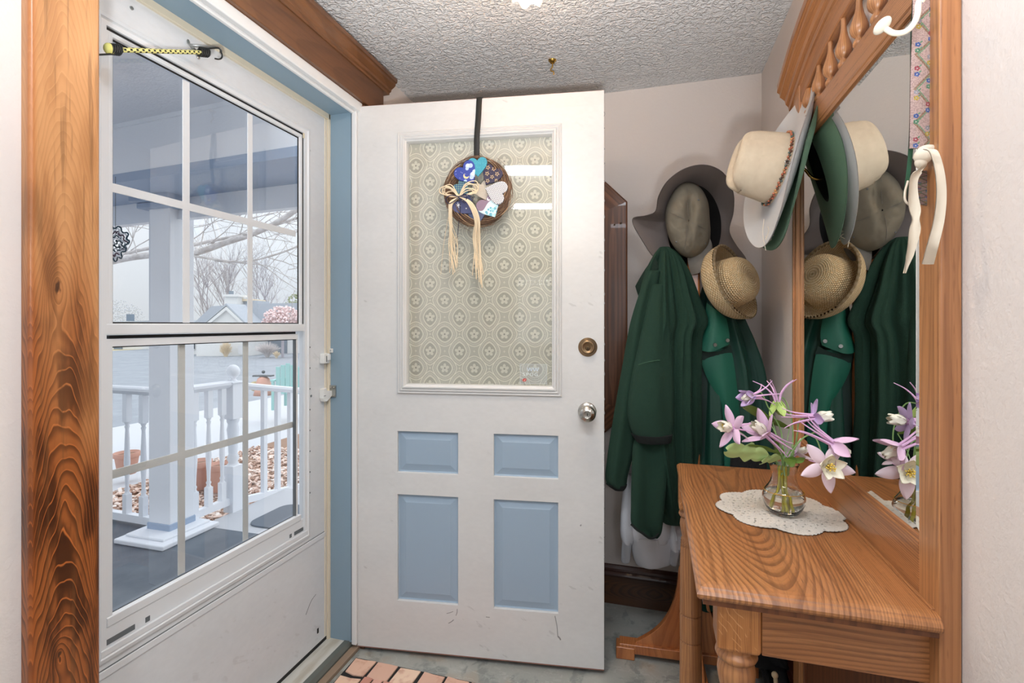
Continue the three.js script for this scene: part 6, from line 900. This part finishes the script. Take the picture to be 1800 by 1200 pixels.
{
  const foot = (k) => VC.clone().add(new THREE.Vector3(Math.cos(k * 1.7) * 0.02, 0.009, Math.sin(k * 1.7) * 0.02)), neck = (k) => VC.clone().add(new THREE.Vector3(Math.cos(k * 2.3 + 1) * 0.011, 0.086, Math.sin(k * 2.3 + 1) * 0.011));
  const img = (x, y, z) => RIGHT.clone().multiplyScalar(x).addScaledVector(UP, y).addScaledVector(TOWARD, z).normalize();
  const st = (k, ...pts) => [neck(k), ...pts.map((p) => at(...p))];
  columbine('large open pink and white columbine facing the room, low at the right of the bouquet', at(1453, 818, 0.985), img(-0.12, 0.1, 0.98), 1.18, { open: 1.42, petalOpen: 0.95, sepal: M.petalPale, spur: 0.03, roll: 0.25, stem: st(0, [1395, 790, 1.04], [1420, 765, 1.02], [1432, 768, 1.01], [1450, 815, 1.0]) });
  columbine('pink columbine in profile with long spurs, just above the large open flower', at(1462, 778, 0.985), img(0.72, -0.5, 0.25), 1.12, { open: 0.75, petalOpen: 0.35, spur: 0.058, spread: 0.25, sl: 0.038, stem: st(1, [1395, 785, 1.05], [1420, 765, 1.02], [1440, 760, 1.0], [1458, 774, 0.99]) });
  columbine('white and lilac columbine facing right at the upper right of the bouquet', at(1430, 733, 1.02), img(0.88, 0.1, 0.25), 1.1, { open: 1.25, petalOpen: 0.45, spur: 0.05, spread: 0.3, sepal: M.petalLilac, sepals: 5, sl: 0.034, stem: st(2, [1398, 785, 1.06], [1402, 760, 1.05], [1406, 738, 1.04], [1427, 733, 1.025]) });
  columbine('pink and cream columbine tipped up left in the middle of the bouquet', at(1347, 762, 1.05), img(-0.8, 0.58, 0.12), 1.22, { open: 0.75, petalOpen: 0.4, spur: 0.052, spread: 0.18, sepal: M.petalPink, stem: st(3, [1375, 800, 1.08], [1367, 770, 1.07], [1355, 748, 1.07], [1350, 758, 1.055]) });
  columbine('pink and white columbine at the far left of the bouquet', at(1288, 752, 1.04), img(-0.92, 0.2, 0.3), 1.08, { open: 1.15, petalOpen: 0.5, spur: 0.036, stem: st(4, [1362, 808, 1.08], [1335, 790, 1.07], [1312, 768, 1.06], [1292, 753, 1.045]) });
  columbine('closed lilac columbine nodding left at the top left of the bouquet', at(1325, 696, 1.06), img(-0.92, -0.12, 0.3), 1.0, { open: 0.28, petalOpen: 0.12, spur: 0.046, spread: 0.5, sepal: M.petalLilac, sl: 0.034, stamens: false, stem: st(5, [1378, 800, 1.1], [1372, 755, 1.1], [1350, 715, 1.09], [1338, 690, 1.08], [1328, 693, 1.065]) });
  columbine('green columbine bud with pink star-like spurs at the top of the bouquet', at(1367, 703, 1.1), img(0.02, -0.98, 0.15), 1.0, { open: 0.38, petalOpen: 0.2, spur: 0.044, spread: 0.95, sepal: M.bud, inner: M.bud, sl: 0.04, stamens: false, stem: st(6, [1390, 800, 1.11], [1394, 765, 1.12], [1390, 730, 1.12], [1378, 700, 1.115], [1369, 701, 1.1]) });
  columbine('small pale columbine half hidden among the leaves at the vase mouth', at(1400, 796, 1.1), img(0.5, 0.45, 0.5), 0.75, { open: 0.7, petalOpen: 0.4, spur: 0.03, sepal: M.petalPale, stem: st(7, [1388, 806, 1.11], [1398, 799, 1.1]) });
  // stem ends standing in the water
  const ends = [[-0.012, 0.004, -0.026, 0.006], [-0.004, 0.004, 0.004, 0.012], [0.006, -0.004, 0.008, -0.016], [0.003, 0.006, 0.014, 0.008], [-0.008, -0.006, -0.018, -0.008], [0.0, 0.0, -0.001, 0.004]];
  ends.forEach(([a, b, c, d], i) => { const p = (x, y, z) => VC.clone().add(new THREE.Vector3(x, y, z)); const s = single('cut_stem', ['leftmost cut stem leaning in the water of the vase', 'cut stem standing at the front of the vase water', 'cut stem at the rear of the vase water', 'rightmost cut stem standing in the vase water', 'short cut stem at the left rear of the vase water', 'central cut stem in the vase water'][i], 'stem', tube([p(c, 0.01, d), p(lerp(a, c, 0.5), 0.03, lerp(b, d, 0.5)), p(a * 0.9, 0.06, b * 0.9), p(a * 0.7, 0.1, b * 0.7)], 0.0028, 24, 8), M.stemWet); });
  // leaves
  const lobed = (name, label, base, tip, side, W, mat, lobes = 5) => {
    const t = thing('columbine_leaf', label, 'leaf', base), d = tip.clone().sub(base), L = d.length(), n = new THREE.Vector3().crossVectors(d, side).normalize();
    const g = sheet((u, v) => { const s = (u - 0.5) * 2, lob = 0.62 + 0.38 * Math.abs(Math.sin(v * Math.PI * lobes * 0.5 + 0.4)), w = W * Math.pow(Math.sin(Math.PI * Math.min(1, v * 0.9 + 0.07)), 0.6) * lob; const notch = 1 + 0.12 * Math.abs(s) * Math.sin(v * 9); return base.clone().addScaledVector(d, v * notch).addScaledVector(side, s * w).addScaledVector(n, 0.16 * W * s * s + 0.1 * L * Math.sin(v * 2.4) + 0.03 * W * Math.sin(s * 5 + v * 8)); }, 16, 40, { thick: 0.0006 });
    part(t, 'blade', g, mat); part(t, 'stalk', tube([VC.clone().setY(VC.y + 0.09), base.clone().lerp(VC.clone().setY(VC.y + 0.1), 0.4).addScaledVector(UP, 0.008), base], 0.001, 14, 6), M.stem);
  };
  const s1 = img(0.25, 0.9, 0.3), s2 = img(0.7, 0.5, 0.4);
  lobed('a', 'large pale green lobed leaf at the left above the vase', at(1350, 804, 1.05), at(1283, 796, 1.02), s1, 0.024, M.leafPale, 6);
  lobed('b', 'olive green leaf arching above the middle columbine', at(1358, 742, 1.1), at(1313, 719, 1.06), img(0.4, 0.8, 0.5), 0.011, M.leafDark, 1); lobed('c', 'green leaf crossing behind the flower stems under the bud', at(1388, 752, 1.12), at(1350, 740, 1.1), img(0, 0.9, 0.4), 0.008, M.leafDark, 1);
  lobed('d', 'long narrow olive leaf over the pale lobed leaf', at(1372, 798, 1.06), at(1320, 788, 1.03), img(0.1, 0.8, 0.6), 0.006, M.leafDark, 1);
  lobed('e', 'bright green leaf drooping over the left of the vase mouth', at(1372, 806, 1.07), at(1343, 816, 1.04), img(0.2, 0.85, 0.5), 0.015, M.leafPale, 3); lobed('f', 'green leaf drooping over the right of the vase mouth', at(1382, 806, 1.06), at(1414, 806, 1.03), img(0, 0.8, 0.6), 0.013, M.leaf, 3); lobed('g', 'dark olive leaf hanging at the front of the vase mouth', at(1386, 804, 1.055), at(1392, 822, 1.03), img(0.95, 0.1, 0.2), 0.012, M.leafDark, 2);
  lobed('h', 'small green leaf standing at the back of the vase mouth', at(1375, 803, 1.09), at(1363, 778, 1.07), img(0.8, 0.3, 0.4), 0.01, M.leaf, 3);
}

// ---------- stone-patterned mat ----------
{
  const X0 = -1.055, X1 = -0.33, D0 = 1.12, D1 = 1.592, t = thing('entry_mat', 'entry mat of pinkish flagstones and small red bricks below the open door', 'mat', V((X0 + X1) / 2, 0, (D0 + D1) / 2));
  part(t, 'backing', bx(X0, X1, 0.0005, 0.006, D0, D1, 0.002), M.rubber);
  reseed(41); const tones = [[232, 196, 170], [226, 186, 162], [238, 206, 180], [220, 178, 156]].map((c, i) => S({ roughness: 0.9, map: tex(64, 64, (u, v) => { const n = fbm(u * 5 + i * 7, v * 5, 4); return mix3(c, [206, 154, 132], sstep(0.5, 0.75, n) * 0.6); }) })), reds = [[212, 156, 138], [202, 144, 126], [220, 168, 150]].map((c) => S({ color: rgb(...c), roughness: 0.9 }));
  const piece = (x0, x1, d0, d1, mat, jit) => { const s = new THREE.Shape([[x0 + rr(0, jit), d0 + rr(0, jit)], [(x0 + x1) / 2, d0 + rr(-jit, jit) * 0.5], [x1 - rr(0, jit), d0 + rr(0, jit)], [x1 - rr(0, jit), d1 - rr(0, jit)], [(x0 + x1) / 2 + rr(-jit, jit), d1 - rr(0, jit)], [x0 + rr(0, jit), d1 - rr(0, jit)]].map((p) => new THREE.Vector2(...p))); const g = new THREE.ExtrudeGeometry(s, { depth: 0.0035, bevelEnabled: true, bevelThickness: 0.0012, bevelSize: 0.0012, bevelSegments: 1, steps: 1 }); g.rotateX(-Math.PI / 2); g.translate(0, 0.0058, 0); const p = g.attributes.position, uv = g.attributes.uv; for (let i = 0; i < p.count; i++) uv.setXY(i, p.getX(i) * 7, p.getZ(i) * 7); part(t, mat === tones[0] || tones.includes(mat) ? 'stone' : 'brick', g, mat); };
  const B = 0.088, nx = 8, nd = 5, wx = (X1 - X0) / nx, wd = (D1 - D0) / nd, j = 0.004;
  for (let i = 0; i < nx; i++) for (const d of [D1 - B, D0]) piece(X0 + i * wx + j, X0 + (i + 1) * wx - j, d + j, d + B - j, tones[Math.floor(rnd() * 4)], 0.007);
  for (let i = 1; i < nd - 1; i++) for (const x of [X0, X1 - B]) piece(x + j, x + B - j, D0 + i * wd + j, D0 + (i + 1) * wd - j, tones[Math.floor(rnd() * 4)], 0.007);
  const bw = 0.037, nbx = Math.floor((X1 - X0 - 2 * B) / bw), nbd = Math.floor((D1 - D0 - 2 * B) / bw);
  for (let i = 0; i < nbx; i++) for (let k = 0; k < nbd; k++) piece(X0 + B + i * bw + 0.0035, X0 + B + (i + 1) * bw - 0.0025, D0 + B + 0.006 + k * bw + 0.003, D0 + B + 0.006 + (k + 1) * bw - 0.003, reds[Math.floor(rnd() * 3)], 0.0025);
}

// ---------- lamps ----------
function panelLight(label, L) {
  const cx = (L.x0 + L.x1) / 2, cd = (L.d0 + L.d1) / 2, t = thing('fill_ceiling_light', label, 'light', V(cx, CEIL - 0.05, cd));
  part(t, 'frame', [bx(L.x0 - 0.02, L.x1 + 0.02, CEIL - 0.045, CEIL, L.d0 - 0.02, L.d0, 0.002), bx(L.x0 - 0.02, L.x1 + 0.02, CEIL - 0.045, CEIL, L.d1, L.d1 + 0.02, 0.002), bx(L.x0 - 0.02, L.x0, CEIL - 0.045, CEIL, L.d0, L.d1, 0.002), bx(L.x1, L.x1 + 0.02, CEIL - 0.045, CEIL, L.d0, L.d1, 0.002)], M.jambWhite);
  part(t, 'diffuser', bx(L.x0, L.x1, CEIL - 0.043, CEIL - 0.038, L.d0, L.d1, 0.001), S({ color: rgb(240, 240, 240), emissive: new THREE.Color(0.97, 0.985, 1), emissiveIntensity: 2.2, roughness: 0.6 }));
  const a = new THREE.RectAreaLight(new THREE.Color(0.89, 0.965, 1.06), L.power, L.x1 - L.x0, L.d1 - L.d0); a.position.copy(V(cx, CEIL - 0.046, cd)); a.rotation.x = -Math.PI / 2; scene.add(a);
}
panelLight('flat ceiling light panel added for fill just behind the doorway', LIGHTS.fillPanelA); panelLight('narrow ceiling light panel added for fill further back in the room', LIGHTS.fillPanelB);  // added fill panels, out of view overhead
{
  const g = LIGHTS.globe, t = thing('fill_floor_lamp', 'standing lamp with a round white globe, added for frontal fill light', 'lamp', V(g.x, 0, g.d));  // added out of view for frontal fill
  part(t, 'base', lathe([[0, 0], [0.14, 0], [0.14, 0.012], [0.03, 0.03], [0, 0.03]], g.x, 0, -g.d, 30), M.blackMetal); part(t, 'pole', lathe([[0.01, 0.02], [0.01, g.y - g.r], [0.03, g.y - g.r + 0.006], [0, g.y - g.r + 0.006]], g.x, 0, -g.d, 14), M.blackMetal);
  part(t, 'globe', ball(V(g.x, g.y, g.d), g.r, 1, 1, 1, 32, 20), S({ color: rgb(245, 245, 240), emissive: new THREE.Color(1, 0.95, 0.88), emissiveIntensity: 3, roughness: 0.4 }));
  const p = new THREE.PointLight(new THREE.Color(0.89, 0.965, 1.06), g.power, 0, 2); p.position.copy(V(g.x, g.y, g.d)); p.castShadow = true; p.shadow.radius = g.r / 0.02; scene.add(p);
}
{
  const c = at(917, 570, 1.30), t = thing('ceiling_lamp', 'small ceiling lamp with tulip glass shades at the top edge above the door', 'light', new THREE.Vector3(c.x, CEIL - 0.16, c.z));
  part(t, 'canopy', lathe([[0, CEIL - 0.03], [0.02, CEIL - 0.03], [0.05, CEIL - 0.02], [0.06, CEIL - 0.004], [0.06, CEIL]], c.x, 0, c.z, 30), M.brass);
  for (let k = 0; k < 3; k++) {
    const a = -0.3 + k * 2.0944, x = c.x + Math.sin(a + YAW + 1.0) * 0.058, z = c.z + Math.cos(a + YAW + 1.0) * 0.058, y = CEIL - 0.055;
    part(t, 'arm', tube([new THREE.Vector3(c.x, CEIL - 0.025, c.z), new THREE.Vector3((c.x + x) / 2, CEIL - 0.04, (c.z + z) / 2), new THREE.Vector3(x, y, z)], 0.005, 10, 8), M.brass);
    const sh = sheet((u, v) => { const A = u * 6.2832, r = lerp(0.012, 0.044, Math.pow(v, 0.7)) * (1 + 0.06 * v * Math.cos(A * 6)); return new THREE.Vector3(x + Math.cos(A) * r, y - v * 0.078 - 0.006 * v * Math.cos(A * 6), z + Math.sin(A) * r); }, 48, 14, { closed: true, thick: 0.0025 });
    part(t, 'glass_shade', sh, PH({ color: rgb(250, 236, 220), roughness: 0.55, transmission: 0.55, thickness: 0 })); const b = new THREE.Vector3(x, y - 0.035, z); part(t, 'bulb', ball(b, 0.014, 1, 1.3, 1), S({ color: 0xffffff, emissive: new THREE.Color(1, 0.88, 0.7), emissiveIntensity: 8 }));
    const p = new THREE.PointLight(new THREE.Color(1, 0.88, 0.72), LIGHTS.pendant, 0, 2); p.position.copy(b); p.castShadow = true; p.shadow.radius = 0.6; scene.add(p);
  }
}
{
  const u = LIGHTS.uplight, o = V(u.x, u.y, u.d), tg = V(u.tx, u.ty, u.td), dir = tg.clone().sub(o).normalize(), t = thing('flash_head', 'studio flash on a low stand behind the camera, tipped up at the ceiling', 'lamp', V(u.x, 0, u.d));
  part(t, 'stand', [lathe([[0.012, 0], [0.012, u.y - 0.12], [0, u.y - 0.12]], u.x, 0, -u.d, 14), ...[0, 2.1, 4.2].map((a) => tube([V(u.x, 0.3, u.d), V(u.x + Math.cos(a) * 0.28, 0.01, u.d + Math.sin(a) * 0.28)], 0.008, 4, 8))], M.blackMetal);
  const q = new THREE.Quaternion().setFromUnitVectors(UP, dir), fix = (g) => { g.applyQuaternion(q); g.translate(o.x, o.y, o.z); return g; };
  part(t, 'housing', fix(lathe([[0, -0.2], [0.05, -0.2], [0.055, -0.06], [0.09, 0], [0.085, 0], [0.05, -0.05], [0, -0.05]], 0, 0, 0, 28)), M.blackMetal); part(t, 'flash_lamp', fix(new THREE.CylinderGeometry(0.055, 0.055, 0.006, 28).translate(0, -0.03, 0)), S({ color: 0xffffff, emissive: new THREE.Color(0.97, 0.985, 1), emissiveIntensity: 3 }));
  const s = new THREE.SpotLight(new THREE.Color(0.94, 0.98, 1.02), u.power, 0, u.angle, 0.75, 2); s.position.copy(o).addScaledVector(dir, 0.012); s.target.position.copy(tg); s.castShadow = true; s.shadow.radius = 3; scene.add(s, s.target);
}
renderer.render(scene, camera);
